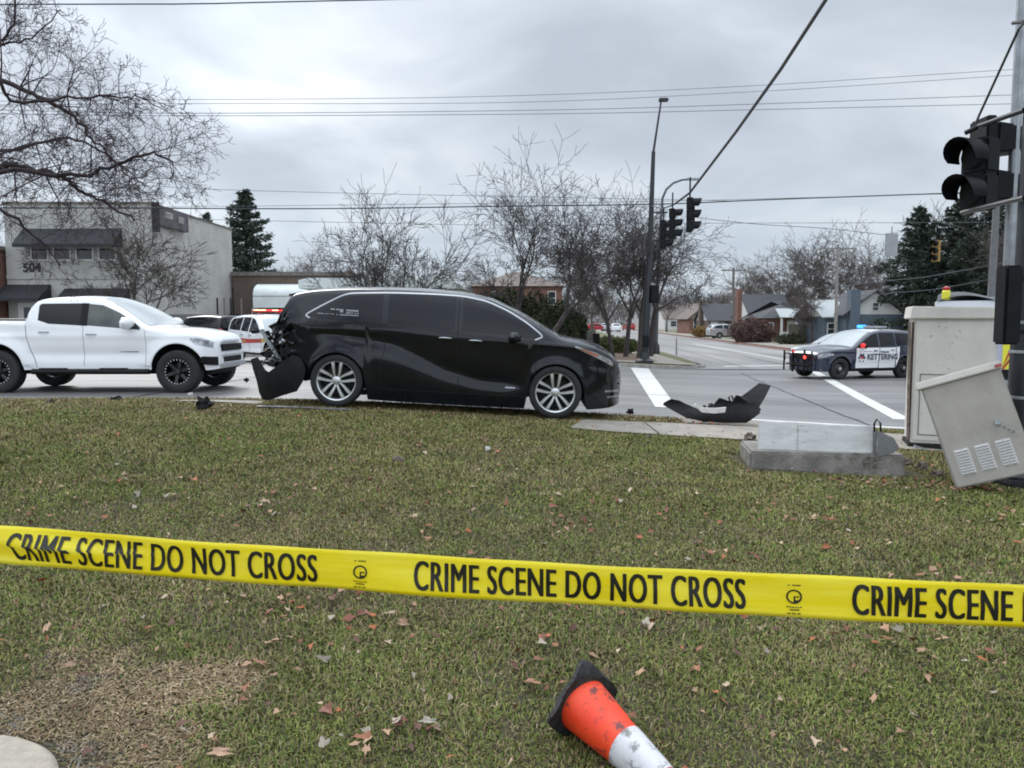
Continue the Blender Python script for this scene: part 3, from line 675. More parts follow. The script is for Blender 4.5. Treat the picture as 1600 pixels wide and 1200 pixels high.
def mirror_(parent, car, x, z, side, m, wd=.2, hh=.15):
    y = side*(float(car.hw(x, z))+.13)
    prof = [(-.09, .02), (-.085, -.05), (-.04, -.075), (.03, -.06), (.085, -.02), (.09, .03), (.04, .075), (-.05, .075)]
    b = MB()
    g = []
    for i in range(9):
        t = -1+2*i/8; k = (1-abs(t)**2.6)**.5 if abs(t) < 1 else .08; g.append([(x+.02*t+a*wd/.2*k*.8, y+t*.12, z+c*hh/.15*k) for a, c in prof+[prof[0]]])
    b.sheet(g); b.box((x+.02, side*(float(car.hw(x, z))+.03), z-.04), (.06, .12, .035))
    return fix(b.build('door_mirror', m, parent, True, 45))
def handle_(parent, car, x, z, side, m, l=.17):
    b = MB(); y = side*(float(car.hw(x, z))+.024)
    b.tube([(x-l/2, y-side*.022, z), (x-l/2+.03, y, z+.002), (x, y+side*.004, z+.004), (x+l/2-.03, y, z+.002), (x+l/2, y-side*.022, z)], [.008, .013, .014, .013, .008], 8)
    return b.build('door_handle', m, parent, True)

def place(o, p_rear, p_front, wb, zr, zf):
    """stand a vehicle with rear and front axle on given plan points"""
    a = Vector((*p_rear, zr)); b = Vector((*p_front, zf)); d = (b-a).normalized(); up = Vector((0, 0, 1)); l = up.cross(d).normalized(); u = d.cross(l)
    o.matrix_world = Matrix((( d.x, l.x, u.x, a.x), (d.y, l.y, u.y, a.y), (d.z, l.z, u.z, a.z), (0, 0, 0, 1)))

# ------------------------------------------------------------------ the crashed black minivan
van = thing('minivan', 'black minivan with tinted windows and a torn off rear bumper standing across the pavement', 'minivan')
def van_feats(x, z):
    c = np.interp(x, [-.2, .3, .8, 1.15, 1.5, 2.0, 3.2], [1.02, .98, .90, .76, .60, .48, .42]); t = z-c
    f = np.where(t > 0, np.exp(-t/.26), np.exp(t/.11)); win = np.clip((x+.3)/.5, 0, 1)*np.clip((2.75-x)/.4, 0, 1)
    r1 = -.052*f*win
    sh = .014*np.exp(-((z-(1.085-.022*x))/.035)**2)                    # shoulder line under the windows
    t2 = z-np.interp(x, [2.6, 3.9], [.93, .72]); r2 = -.02*np.exp(-np.abs(t2)/.08)*np.clip((x-3.3)/.3, 0, 1)
    cr = np.clip((-.52-x)/.25, 0, 1)*np.clip((1.32-z)/.2, 0, 1)         # crushed corner
    cn = cr*(.05*np.sin(17*z+9*x)+.04*np.sin(31*x-11*z)+.03*np.sin(47*z+5)-.05)
    wv = .008*np.sin(6*x+4*z)*np.exp(-((x+.25)/.5)**2)
    return r1+sh+r2+cn+wv
vT = [(-1.02, 1.05), (-.98, 1.13), (-.90, 1.27), (-.80, 1.44), (-.74, 1.56), (-.66, 1.61), (-.3, 1.678), (.3, 1.725), (1.0, 1.745), (1.6, 1.725), (2.0, 1.665), (2.35, 1.54), (2.7, 1.375), (3.04, 1.20), (3.14, 1.165), (3.4, 1.125), (3.66, 1.055), (3.84, .965), (3.95, .86), (4.01, .74), (4.04, .60), (4.045, .45), (4.03, .34)]
vB = [(-1.02, .52), (-.8, .46), (-.5, .36), (0, .21), (.5, .125), (1.5, .115), (3, .12), (3.5, .145), (3.8, .17), (4.03, .22)]
vW = [(-1.02, .70), (-.95, .80), (-.8, .90), (-.5, .965), (0, .995), (1.5, .995), (2.8, .985), (3.2, .975), (3.5, .945), (3.72, .87), (3.88, .74), (3.98, .56), (4.03, .40)]
vBelt = [(-1.02, 1.16), (0, 1.16), (1.6, 1.12), (2.8, 1.06), (3.4, 1.0), (4.05, .80)]
vc = Car(vT, vB, vW, vBelt, .27, .085, .055, ((0, .37, .398), (3.06, .37, .398)), van_feats)
vc.body('body', M['black_paint'], van, M['plastic_dk'])
for s_ in (-1, 1):
    vc.panel('window', M['tint_glass'], van, [(-.44, 1.245), (-.1, 1.225), (.60, 1.205)], [(-.44, 1.265), (-.2, 1.40), (.0, 1.515), (.12, 1.555), (.60, 1.60)], s_, .003)
    vc.panel('window', M['tint_glass'], van, [(.68, 1.20), (1.62, 1.165)], [(.68, 1.605), (1.2, 1.62), (1.62, 1.615)], s_, .003)
    vc.panel('window', M['tint_glass'], van, [(1.72, 1.16), (2.3, 1.135), (2.80, 1.105)], [(1.72, 1.61), (2.0, 1.57), (2.3, 1.46), (2.58, 1.31), (2.80, 1.15)], s_, .003)
    vc.strip('chrome_trim', M['chrome'], van, round_path([(-.40, 1.225), (-.475, 1.262), (-.22, 1.425), (.02, 1.56), (.14, 1.598), (.7, 1.635), (1.3, 1.648), (1.72, 1.64), (2.05, 1.585), (2.35, 1.465), (2.62, 1.315), (2.86, 1.135), (2.74, 1.085)], 4, .3), .022, s_, .008)
    b = MB()
    vc.strip('door_gap', M['seam'], van, [(.64, 1.20), (.64, 1.02), (.66, .85), (.60, .62), (.62, .32)], .010, s_, .0015)
    vc.strip('door_gap', M['seam'], van, [(1.665, 1.60), (1.665, 1.0), (1.70, .5), (1.70, .29)], .010, s_, .0015)
    vc.strip('door_gap', M['seam'], van, [(2.74, 1.10), (2.80, .95), (2.76, .6), (2.66, .29)], .009, s_, .0015)
    vc.strip('door_gap', M['seam'], van, [(.62, .29), (2.68, .285)], .010, s_, .0015)
    vc.strip('door_gap', M['seam'], van, [(-.55, 1.135), (.0, 1.10), (.6, 1.085)], .012, s_, .0015)
    
    handle_(van, vc, 1.50, 1.045, s_, M['chrome'], .18); handle_(van, vc, 1.92, 1.030, s_, M['chrome'], .18)
    mirror_(van, vc, 2.46, 1.10, s_, M['black_paint'], .24, .16)
    hl = vc.panel('headlight', M['lamp_clear'], van, [(3.30, 1.005), (3.6, .885), (3.86, .765)], [(3.30, 1.03), (3.6, .955), (3.80, .865), (3.86, .82)], s_, .006)
    vc.panel('indicator', M['amber'], hl, [(3.36, .99), (3.62, .89)], [(3.36, 1.0), (3.62, .93)], s_, .010, 10, 3)
    vc.panel('fog_lamp_trim', M['chrome'], van, [(3.80, .315), (3.99, .325)], [(3.80, .34), (3.99, .355)], s_, .010, 8, 3)
    vc.panel('fog_lamp_trim', M['chrome'], van, [(3.76, .40), (3.98, .40)], [(3.76, .425), (3.98, .435)], s_, .010, 8, 3)
    vc.panel('sill_badge', M['chrome'], van, [(2.36, .395), (2.5, .395)], [(2.36, .41), (2.5, .41)], s_, .006, 4, 2)
    wheel(van, 0, s_*.87, .37, .235, s_, 'ten', .283, M['alloy']); wheel(van, 3.06, s_*.87, .37, .235, s_, 'ten', .283, M['alloy'])
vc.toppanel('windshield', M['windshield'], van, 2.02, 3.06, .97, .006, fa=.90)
vc.toppanel('rear_window', M['tint_glass'], van, -.86, -.76, .86, .005, 6, 10)
b = MB()
for k in range(6):      # grille bars
    z = .36+.075*k; wdt = .56-.03*abs(k-2); b.tube([(4.03-.03*abs(t)-.02*(k > 4), wdt*t, z) for t in lin(-1, 1, 9)], .014, 6)
b.build('grille', M['chrome'], van, True)
b = MB().lathe([(.09, .0), (.085, .012), (0, .014)], 20, 'x', (4.03, 0, .70)); b.build('badge', M['chrome'], van, True)
b = MB().box((1.5, 0, .42), (2.1, 1.5, .35)); b.box((3.06, 0, .55), (.9, 1.1, .6)); b.box((0, 0, .55), (.9, 1.1, .6)); b.box((-.66, 0, .62), (.42, 1.4, .36)); b.build('underbody', M['plastic_dk'], van)
# spoiler lip
b = MB().sheet([[(x, y, float(vc.ztop(-.70, abs(y)*.98))+dz) for x, dz in ((-.50, .030), (-.70, .012), (-.80, -.012), (-.79, -.03), (-.70, -.03))] for y in lin(-.66, .66, 13)]); fix(b.build('spoiler', M['black_paint'], van, True, 60))
# lettering on the rear quarter glass (three short rows, too small to read in the photo)
v_ = MB()
def bars(x0, x1, z, hgt, seed, side=-1, car=vc, eps=.0065, tgt=None):
    r_ = random.Random(seed); x = x0
    while x < x1:
        l = r_.uniform(.008, .02); z1 = z+r_.uniform(-.002, .002)
        if r_.random() < .85:
            q = [(x, z1), (x+l*.75, z1), (x+l*.75, z1+hgt), (x, z1+hgt)]; tgt.add([(a, side*(float(car.hw(a, c))+eps), c) for a, c in q], [(0, 1, 2, 3)])
        x += l
bars(-.12, .0, 1.352, .020, 1, tgt=v_); bars(.10, .27, 1.343, .022, 2, tgt=v_); bars(.01, .06, 1.325, .045, 9, tgt=v_); bars(.10, .26, 1.312, .018, 3, tgt=v_); bars(-.30, -.08, 1.290, .011, 4, tgt=v_); bars(-.03, .27, 1.283, .015, 5, tgt=v_)
v_.build('window_lettering', M['decal_grey'] if False else mat('white_lettering', (.36, .37, .39), .6), van)
# the smashed tail
rr_ = random.Random(4); b = MB()
for k in range(34):
    cx, cz = rr_.uniform(-1.06, -.62), rr_.uniform(.50, 1.12); cy = -float(vc.hw(max(cx, -.98), cz))-rr_.uniform(-.03, .045); sz = rr_.uniform(.05, .15)
    ps = [Vector((cx+sz*math.cos(t)*rr_.uniform(.4, 1.2), cy+rr_.uniform(-.05, .05), cz+sz*.6*math.sin(t)*rr_.uniform(.5, 1.3))) for t in (0.2, 1.6, 2.9, 4.2, 5.4)]
    o_ = Vector((rr_.uniform(-.02, .02), .02, .01)); b.add(ps+[p+o_ for p in ps], [(0, 1, 2, 3, 4), (9, 8, 7, 6, 5)]+[(i, (i+1) % 5, (i+1) % 5+5, i+5) for i in range(5)])
fix(b.build('torn_panel', M['plastic'], van))
b = MB()
for k in range(9):
    p = Vector((rr_.uniform(-.95, -.7), -.93+rr_.uniform(-.06, .04), rr_.uniform(.7, 1.02))); pts = [p]
    for i in range(5): p = p+Vector((rr_.uniform(-.07, .07), rr_.uniform(-.04, .02), rr_.uniform(-.10, .02))); pts.append(p)
    b.tube(pts, .006, 5)
b.build('loose_wiring', M['rubber'], van, True)
b = MB()
for k in range(8): c_ = (-.84+rr_.uniform(-.1, .14), -.95+rr_.uniform(-.03, .0), .96+rr_.uniform(-.10, .06)); b.box(c_, (.035, .02, .02), (rr_.random()*3, rr_.random()*3, 0))
b.build('broken_tail_lamp', M['lamp_clear'], van)
b = MB().box((-.98, -.78, .79), (.055, .05, .56), (0, R(-34), 0)); b.box((-.955, -.815, .80), (.012, .02, .52), (0, R(-34), 0)); bevel(b.build('exposed_strut', M['steel'], van), .006)
# hanging bumper skin
def shell(name, m, parent, poly, y0, bow, th, n=3):
    """thick bowed sheet from an outline in x,z"""
    bm = bmesh.new(); vs = [bm.verts.new((a, 0, c)) for a, c in poly]; f = bm.faces.new(vs)
    bmesh.ops.triangulate(bm, faces=[f]); bmesh.ops.subdivide_edges(bm, edges=bm.edges[:], cuts=n, use_grid_fill=True)
    for v in bm.verts: v.co.y = y0+bow(v.co.x, v.co.z)
    r_ = bmesh.ops.solidify(bm, geom=bm.faces[:], thickness=th)
    bmesh.ops.recalc_face_normals(bm, faces=bm.faces); me = bpy.data.meshes.new(name); bm.to_mesh(me); bm.free(); me.materials.append(m); me.shade_smooth(); me.set_sharp_from_angle(angle=R(40))
    o = bpy.data.objects.new(name, me); C.objects.link(o)
    if parent: o.parent = parent
    return o
hb = [(-1.235, .60), (-1.13, .64), (-1.06, .565), (-.97, .47), (-.91, .45), (-.80, .54), (-.62, .70), (-.50, .66), (-.42, .50), (-.45, .36), (-.55, .19), (-.72, .13), (-.90, .055), (-1.02, .05), (-1.08, .14), (-1.12, .30), (-1.19, .46)]
shell('hanging_bumper', M['plastic'], van, hb, -.98, lambda x, z: .22*max(0, -x-.8)**1.2-.05*math.sin(4*z)+.06*math.sin(9*x), .02)
VZr, VZf = 1.55-134/112., 1.55-152/112.
place(van, (-2.455, 11.66), (.60, 11.60), 3.06, VZr, VZf)

# ------------------------------------------------------------------ white pickup
trk = thing('pickup_truck', 'white crew cab pickup truck with black wheels stopped at the kerb behind the lawn', 'pickup truck')
def trk_feats(x, z):
    s1 = .012*np.exp(-((z-1.04)/.05)**2)-.028*np.exp(-((z-.72)/.10)**2)*np.clip((x-.5)/.3, 0, 1)*np.clip((2.8-x)/.2, 0, 1)
    bl = .03*np.exp(-((np.hypot(x-3.26, z-.43)-.55)/.10)**2)*(z > .5)+.03*np.exp(-((np.hypot(x, z-.43)-.55)/.10)**2)*(z > .5)
    return s1+bl
tT = [(-1.15, 1.02), (-1.14, 1.30), (-1.10, 1.36), (-.5, 1.36), (.50, 1.355), (.535, 1.36), (.56, 1.50), (.62, 1.64), (.72, 1.735), (.95, 1.775), (1.4, 1.79), (1.75, 1.765), (2.0, 1.68), (2.4, 1.46), (2.74, 1.25), (2.9, 1.215), (3.3, 1.185), (3.65, 1.13), (3.85, 1.06), (3.97, .98), (4.03, .86), (4.07, .70), (4.09, .55), (4.08, .48)]
tB = [(-1.15, .52), (-.5, .47), (.5, .43), (2.7, .43), (3.6, .42), (3.85, .42), (4.08, .44)]
tW = [(-1.15, .91), (-1, .925), (0, .935), (.5, .93), (1, .93), (2.7, .93), (3.3, .925), (3.6, .905), (3.8, .86), (3.95, .78), (4.05, .66), (4.09, .55)]
tBelt = [(-1.15, 1.28), (.5, 1.28), (.9, 1.24), (2.8, 1.14), (3.5, 1.08), (4.1, .85)]
nz_ = lambda L: [(x if x < 3.55 else 3.55+(x-3.55)*.70, z) for x, z in L]
tT, tB, tW = nz_(tT), nz_(tB), nz_(tW)
tc_ = Car(tT, tB, tW, tBelt, .25, .075, .045, ((0, .44, .47), (3.26, .44, .47)), trk_feats, .03)
tc_.body('body', M['white_paint'], trk, M['plastic_dk'], extra=[.505, .515, .525, .545, .555, .58, .6, .64, .66])
for s_ in (-1, 1):
    tc_.panel('window', M['tint_glass'], trk, [(.755, 1.33), (.95, 1.265), (1.52, 1.235)], [(.755, 1.60), (.80, 1.628), (1.52, 1.635)], s_, .003)
    tc_.panel('window', M['glass'], trk, [(1.64, 1.235), (2.2, 1.19), (2.60, 1.155)], [(1.64, 1.625), (1.9, 1.60), (2.2, 1.47), (2.48, 1.30), (2.60, 1.20)], s_, .003)
    tc_.panel('window_pillar', M['plastic'], trk, [(1.52, 1.232), (1.645, 1.228)], [(1.52, 1.64), (1.645, 1.635)], s_, .005, 4, 6)
    b = MB()
    tc_.strip('door_gap', M['seamg'], trk, round_path([(.57, 1.42), (.535, 1.30), (.54, 1.05), (.60, .80), (.68, .60), (.70, .47)], 3, .3), .014, s_, .0015)
    tc_.strip('door_gap', M['seamg'], trk, [(1.57, 1.22), (1.57, .9), (1.56, .5)], .009, s_, .0015)
    tc_.strip('door_gap', M['seamg'], trk, [(2.68, 1.14), (2.70, .95), (2.69, .5)], .009, s_, .0015)
    
    b = MB(); tc_.strip('', None, None, [(-1.1, 1.345), (.5, 1.335)], .02, s_, .012, b=b); fix(b.build('bed_rail', M['plastic'], trk))
    handle_(trk, tc_, .86, 1.115, s_, M['chrome'], .2); handle_(trk, tc_, 1.72, 1.075, s_, M['chrome'], .2)
    mirror_(trk, tc_, 2.42, 1.27, s_, M['white_paint'], .3, .22)
    hl = tc_.panel('headlight', M['lamp_clear'], trk, nz_([(3.50, .985), (3.6, .90), (3.98, .83)]), nz_([(3.50, 1.005), (3.66, 1.0), (3.90, .965), (3.98, .93)]), s_, .006)
    tc_.panel('bumper_corner', M['plastic'], trk, nz_([(3.70, .60), (3.78, .53), (4.05, .50)]), nz_([(3.70, .63), (3.77, .675), (4.05, .66)]), s_, .012)
    tc_.panel('badge', M['decal_dark'], trk, [(2.22, .755), (2.55, .75)], [(2.22, .765), (2.55, .765)], s_, .005, 6, 1)
    wheel(trk, 0, s_*.83, .395, .27, s_, 'six', .235, M['alloy_black']); wheel(trk, 3.26, s_*.83, .395, .27, s_, 'six', .235, M['alloy_black'])
    b = MB().tube([(.62, s_*.93, .40), (2.75, s_*.93, .40)], .05, 8); b.box((1.0, s_*.90, .44), (.5, .1, .05)); b.box((2.1, s_*.90, .44), (.5, .1, .05)); b.build('side_step', M['plastic'], trk, True)
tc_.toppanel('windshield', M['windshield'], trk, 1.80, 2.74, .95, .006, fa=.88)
tc_.toppanel('bed_cover', M['plastic'], trk, -1.05, .46, .92, .006)
b = MB().box((3.905, 0, .82), (.05, 1.0, .13)); b.box((3.915, 0, .60), (.04, .9, .10)); bevel(b.build('grille', M['plastic'], trk), .01)
b = MB().box((3.925, 0, .70), (.04, 1.05, .05)); b.box((3.89, 0, .94), (.04, .9, .05)); bevel(b.build('grille_bar', M['white_paint2'], trk), .01)
b = MB().prism([(3.65, .44), (3.97, .46), (3.95, .53), (3.86, .54), (3.70, .46)], -.62, .62); bevel(b.build('skid_plate', M['silver_paint'], trk), .01)
b = MB().prism([(3.2, .40), (3.6, .30), (3.85, .42), (3.8, .5), (3.2, .5)], -.6, .6); b.box((1.6, 0, .44), (3.9, 1.0, .22)); b.box((3.26, 0, .62), (1.0, 1.05, .5)); b.box((0, 0, .62), (1.0, 1.05, .5)); b.tube([(0, -.8, .395), (0, .8, .395)], .06); b.tube([(3.26, -.8, .395), (3.26, .8, .395)], .05); b.build('underbody', M['plastic_dk'], trk)
TZ = 1.55-113/86.3
place(trk, (-9.32, 14.83), (-6.06, 14.83), 3.26, TZ, TZ)

# ------------------------------------------------------------------ sport utility vehicles
def suv(label, paint, cat='police car', glass='tint_glass', windshield='windshield', wstyle='steel', name='police_car', boxy=0, detail=True):
    t = thing(name, label, cat)
    bx = boxy
    T = [(-1.08, .92), (-1.06, 1.08), (-1.0, 1.24), (-.86+.08*-bx, 1.52+.06*bx), (-.76-.12*bx, 1.66+.05*bx), (-.5, 1.725+.06*bx), (.2, 1.765+.07*bx), (.9, 1.765+.06*bx), (1.35, 1.72+.07*bx), (1.65+.05*bx, 1.60+.08*bx), (2.05+.03*bx, 1.36+.06*bx), (2.38, 1.165), (2.55, 1.13), (3.0, 1.11), (3.4, 1.05), (3.6, .98), (3.70, .88), (3.75, .72), (3.77, .55), (3.75, .40)]
    B_ = [(-1.08, .42), (-.6, .34), (0, .3), (2.8, .28), (3.3, .27), (3.6, .27), (3.75, .30)]
    W_ = [(-1.08, .80), (-1.0, .88), (-.7, .95), (0, .99), (2.4, .99), (3.0, .975), (3.3, .935), (3.5, .87), (3.65, .77), (3.72, .66), (3.77, .55)]
    car = Car(T, B_, W_, [(-1.08, 1.18), (1.2, 1.14), (2.4, 1.08), (3.2, 1.0), (3.8, .8)], .27, .08, .05, ((0, .39, .43), (2.86, .39, .43)), lambda x, z: .012*np.exp(-((z-.98)/.05)**2)-.02*np.exp(-((z-.55)/.08)**2)*np.clip((x-.4)/.2, 0, 1)*np.clip((2.4-x)/.2, 0, 1), .02)
    car.body('body', paint, t, M['plastic_dk'])
    for s_ in (-1, 1):
        car.panel('window', M[glass], t, [(-.72, 1.24), (.42, 1.19)], [(-.72, 1.44+.1*bx), (-.5, 1.60+.06*bx), (.42, 1.645+.06*bx)] if bx else [(-.72, 1.26), (-.45, 1.5), (-.2, 1.60), (.42, 1.645)], s_, .004)
        car.panel('window', M[glass], t, [(.50, 1.185), (1.16, 1.15)], [(.50, 1.65+.06*bx), (1.16, 1.635+.06*bx)], s_, .004)
        car.panel('window', M[glass], t, [(1.24, 1.145), (2.16, 1.115)], [(1.24, 1.63+.06*bx), (1.5, 1.555+.06*bx), (1.85, 1.36+.05*bx), (2.16, 1.17)], s_, .004)
        mirror_(t, car, 1.98, 1.17, s_, M['plastic'], .24, .17)
        car.panel('headlight', M['lamp_clear'], t, [(3.16, .86), (3.66, .72)], [(3.16, .90), (3.35, .945), (3.66, .86)], s_, .006, 12, 5)
        car.panel('sill_trim', M['plastic'], t, [(.42, .30), (2.44, .29)], [(.42, .38), (2.44, .37)], s_, .008)
        b = MB()
        for x in (.46, 1.20, 2.24): car.strip('door_gap', M['seam'], t, [(x, 1.14), (x+.02, .42)], .010, s_, .0075)
        
        handle_(t, car, .62, 1.03, s_, M['plastic']); handle_(t, car, 1.38, 1.01, s_, M['plastic'])
        car.panel('tail_light', M['lamp_red'], t, [(-1.04, .92), (-.88, .94)], [(-1.04, 1.14), (-.88, 1.17)], s_, .006, 5, 4)
        wheel(t, 0, s_*.86, .375, .23, s_, wstyle, .23, M['alloy_black'] if wstyle == 'steel' else M['alloy']); wheel(t, 2.86, s_*.86, .375, .23, s_, wstyle, .23, M['alloy_black'] if wstyle == 'steel' else M['alloy'])
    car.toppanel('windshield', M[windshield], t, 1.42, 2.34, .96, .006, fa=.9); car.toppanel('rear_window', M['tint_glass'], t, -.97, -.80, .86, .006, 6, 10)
    b = MB().box((3.755, 0, .78), (.05, .9, .17)); b.box((3.765, 0, .48), (.05, 1.0, .14)); b.build('grille', M['plastic_dk'], t)
    b = MB().box((1.43, 0, .42), (4.2, 1.25, .26)); b.box((0, 0, .6), (.95, 1.3, .5)); b.box((2.86, 0, .6), (.95, 1.3, .5)); b.build('underbody', M['plastic_dk'], t)
    return t, car
pol, pc = suv('dark blue and white patrol car with lit red and blue lamps standing in the junction', M['navy_paint'])
for s_ in (-1, 1):
    for (xa, xb) in ((-.0, .44), (.475, 1.185), (1.22, 2.22)):
        if xa < 0.1: L_ = [(.30, .80), (.44, .44)]; U_ = [(.30, 1.15), (.44, 1.135)]
        else: L_ = [(xa, .41), (xb, .40)]; U_ = [(xa, 1.135-.03*xa*.5), (xb, 1.12-.02*xb*.5)]
        d_ = pc.panel('door', M['white_paint'], pol, L_, U_, s_, .005, 12, 8)
        if xa > 1:
            e1 = MB()
            for r0, r1, seg in ((.0, .16, 1),): e1.add([(1.98+(-s_)*0+r1*math.cos(q)*(1+.18*math.cos(6*q))*.9, s_*(float(pc.hw(1.98+r1*math.cos(q), .76+r1*math.sin(q)))+.009), .76+r1*math.sin(q)*(1+.18*math.cos(6*q))*.9) for q in lin(0, 2*PI*47/48, 48)], [tuple(range(48))])
            e1.build('door_emblem', M['decal_dark'], d_)
            e1 = MB(); e1.add([(1.98+.055*math.cos(q), s_*(float(pc.hw(1.98, .77))+.014), .77+.055*math.sin(q)) for q in lin(0, 2*PI*23/24, 24)], [tuple(range(24))]); e1.build('emblem_centre', M['lamp_red'], d_)
    pc.text('side_lettering', M['decal_grey'], pol, 'KETTERING', (1.76 if s_ > 0 else -.0+.30), .70, .285, s_, .010, .93, .012)
    pc.text('side_lettering', M['decal_dark'], pol, 'KETTERING', (1.745 if s_ > 0 else .315), .708, .26, s_, .004, 1.0, .016)
    pc.text('side_lettering', M['decal_dark'], pol, 'POLICE', (1.16 if s_ > 0 else .62), .93, .10, s_, .004, 1.1, .012)
pc.toppanel('roof_panel', M['white_paint'], pol, -.55, 1.40, .98, .005)
b = MB().box((.62, 0, 1.845), (.26, 1.15, .075)); b.box((.62, .45, 1.80), (.1, .08, .09)); b.box((.62, -.45, 1.80), (.1, .08, .09)); lb = bevel(b.build('light_bar', M['grey_sign'], pol), .02)
bevel(MB().box((.68, -.46, 1.86), (.22, .28, .115)).build('blue_lamp', M['blue_light'], lb), .02)
bevel(MB().box((.60, .02, 1.865), (.2, .5, .04)).build('lamp_cover', M['lamp_clear'], lb), .01)
bevel(MB().box((.60, .48, 1.865), (.2, .12, .05)).build('lamp_cover', M['plastic'], lb), .01)
b = MB().box((3.86, .30, .62), (.05, .07, .80)); b.box((3.86, -.30, .62), (.05, .07, .80)); b.tube([(3.80, .8, .62), (3.88, .72, .86), (3.90, 0, .88), (3.88, -.72, .86), (3.80, -.8, .62)], .025); b.tube([(3.88, -.62, .5), (3.88, .62, .5)], .025); b.box((3.9, .72, .62), (.04, .05, .72)); b.box((3.9, -.72, .62), (.04, .05, .72)); pb = b.build('push_bumper', M['plastic'], pol)
b = MB()
for y, z, r_ in ((.42, .76, .055), ): b.lathe([(r_, 0), (r_, .03), (r_*.7, .05), (0, .055)], 16, 'x', (3.93, y, z))
b.build('red_lamp', M['red_light'], pol, True)
MB().lathe([(.045, 0), (.045, .03), (0, .05)], 16, 'x', (3.90, -.20, .96)).build('red_lamp', M['red_dim'], pol, True)
b = MB().lathe([(.08, -.05), (.085, 0), (.07, .04), (0, .05)], 16, 'x', (2.08, 1.12, 1.19)); b.build('spot_lamp', M['red_dim'], pol, True)
# antenna
MB().tube([(-.2, 0, 1.76), (-.22, 0, 2.05)], .008, 5).build('antenna', M['plastic'], pol)
PZ = -.478
def heading(t, x, y, ang, zr, zf, wb=2.86):
    d = (math.cos(ang), math.sin(ang)); place(t, (x, y), (x+d[0]*wb, y+d[1]*wb), wb, zr, zf)
# near front wheel at px 1308, heading left and towards the camera
pa = PI+R(19); hx, hy = math.cos(pa), math.sin(pa); lx, ly = -hy, hx      # left side faces the camera
fx, fy = 11.40-lx*.88, 26.75-ly*.88
heading(pol, fx-hx*2.86, fy-hy*2.86, pa, PZ-.03, PZ)

fire, fc_ = suv('white emergency car with red side stripe and glowing red roof lights behind the black minivan', M['white_paint'], 'emergency car', name='emergency_car', boxy=1, wstyle='six')
for s_ in (-1, 1):
    fc_.panel('side_stripe', M['red_paint'], fire, [(-.95, .78), (.3, .70), (1.2, .72), (2.4, .76)], [(-.95, .95), (.3, .90), (1.2, .88), (2.4, .90)], s_, .010)
    fc_.panel('side_stripe', M['gold'], fire, [(2.3, .78), (3.2, .82)], [(2.3, .92), (3.2, .90)], s_, .012)
    fc_.text('side_lettering', M['gold'], fire, 'FIRE', 1.35 if s_ > 0 else .55, .745, .14, s_, .005, 1.5, .014)
b = MB().box((.85, 0, 1.93), (.28, 1.25, .07)); b.box((.85, .4, 1.87), (.1, .1, .08)); b.box((.85, -.4, 1.87), (.1, .1, .08)); lb = bevel(b.build('light_bar', M['red_paint'], fire), .015)
for y in (-.5, -.25, .0, .25, .5): bevel(MB().box((.85, y, 1.965), (.24, .15, .055)).build('red_lamp', M['red_hot'] if y in (-.5, -.25, .25) else M['red_light'], lb), .01)
fx, fy = at(424, 563, 26).x, 26.0; fire.scale = (1, 1, 1); fa = -R(48); hx, hy = math.cos(fa), math.sin(fa); rx, ry = hy, -hx
heading(fire, fx-hx*2.86-rx*.9, fy-hy*2.86-ry*.9, fa, h(fx, fy)+RD-.0, h(fx, fy)+RD-.0); fire.scale = (.95, .95, .93)

def simple_car(label, paint, x, y, ang, name='parked_car', cat='car', sc=1.0, dz=RD, wstyle='six'):
    t, c_ = suv(label, paint, cat, name=name, wstyle=wstyle)
    t.location = (x, y, h(x, y)+dz); t.rotation_euler = (0, 0, ang); t.scale = (sc,)*3
    return t
p = at(1290, 530, 38); simple_car('silver car parked just beyond the bonnet of the patrol car', M['silver_paint'], p.x+1.2, 37, PI+R(12), sc=.88)
p = at(316, 505, 32); simple_car('black car seen over the bonnet of the white pickup', M['black_paint'], p.x, 33, R(84), sc=.97, dz=-.03)
for px, D, c_, a, lab in ((962, 150, 'white_paint', 92, 'far white car coming down the side road by the lamp post'), (946, 165, 'silver_paint', 80, 'far silver car left of the far white car'),
                          (925, 165, 'red_paint', 0, 'far red car beyond the bare street trees'), (985, 175, 'red_paint', 100, 'far dark red car just right of the far white car'), (1120, 88, 'silver_paint', 5, 'grey car parked in front of the gable house with grey roof')):
    p = at(px, 512, D); simple_car(lab, M[c_], p.x, D, R(a), 'distant_car', sc=.95, dz=0 if D < 140 and px > 1000 else RD)

# ================================================================== NEAR THINGS
# ---- barrier tape across the foreground
tp = thing('barrier_tape', 'yellow plastic barrier tape with black print stretched across the foreground', 'barrier tape')
TW = .0762
def tape_frame(s):
    """s metres along the tape from the left frame edge: top and bottom edge points"""
    P0t, P1t = at(0, 822, 1.56), at(1600, 913, 1.345); P0b, P1b = at(0, 880, 1.56), at(1600, 982, 1.345)
    L = (P1t-P0t).length; q = s/L; sag = .010*4*q*(1-q)
    t = P0t.lerp(P1t, q); b = P0b.lerp(P1b, q); t.z -= sag; b.z -= sag; wob = .004*math.sin(9*s)+.002*math.sin(23*s+1)
    t.y += wob; b.y -= wob*.6+.003*math.sin(15*s)
    return t, b, L
def tape_pt(s, v, off=0.0):
    t, b, L = tape_frame(s); p = b.lerp(t, v)
    fold = max(0., 1-abs(s-.12)/.36); p.y += -.007*fold*math.exp(-((v-.52)/.13)**2)+.004*math.sin(v*7+s*11)*(.35+fold); p.y -= off
    return p
TL = tape_frame(0)[2]
g = [[tape_pt(s, v/10) for v in range(11)] for s in lin(-4.5, TL+5.5, 520)]
tb = MB().sheet(g).build('tape_band', M['tape'], tp, True, None)
sm = tb.modifiers.new('s', 'SOLIDIFY'); sm.thickness = .0006; sm.offset = 0
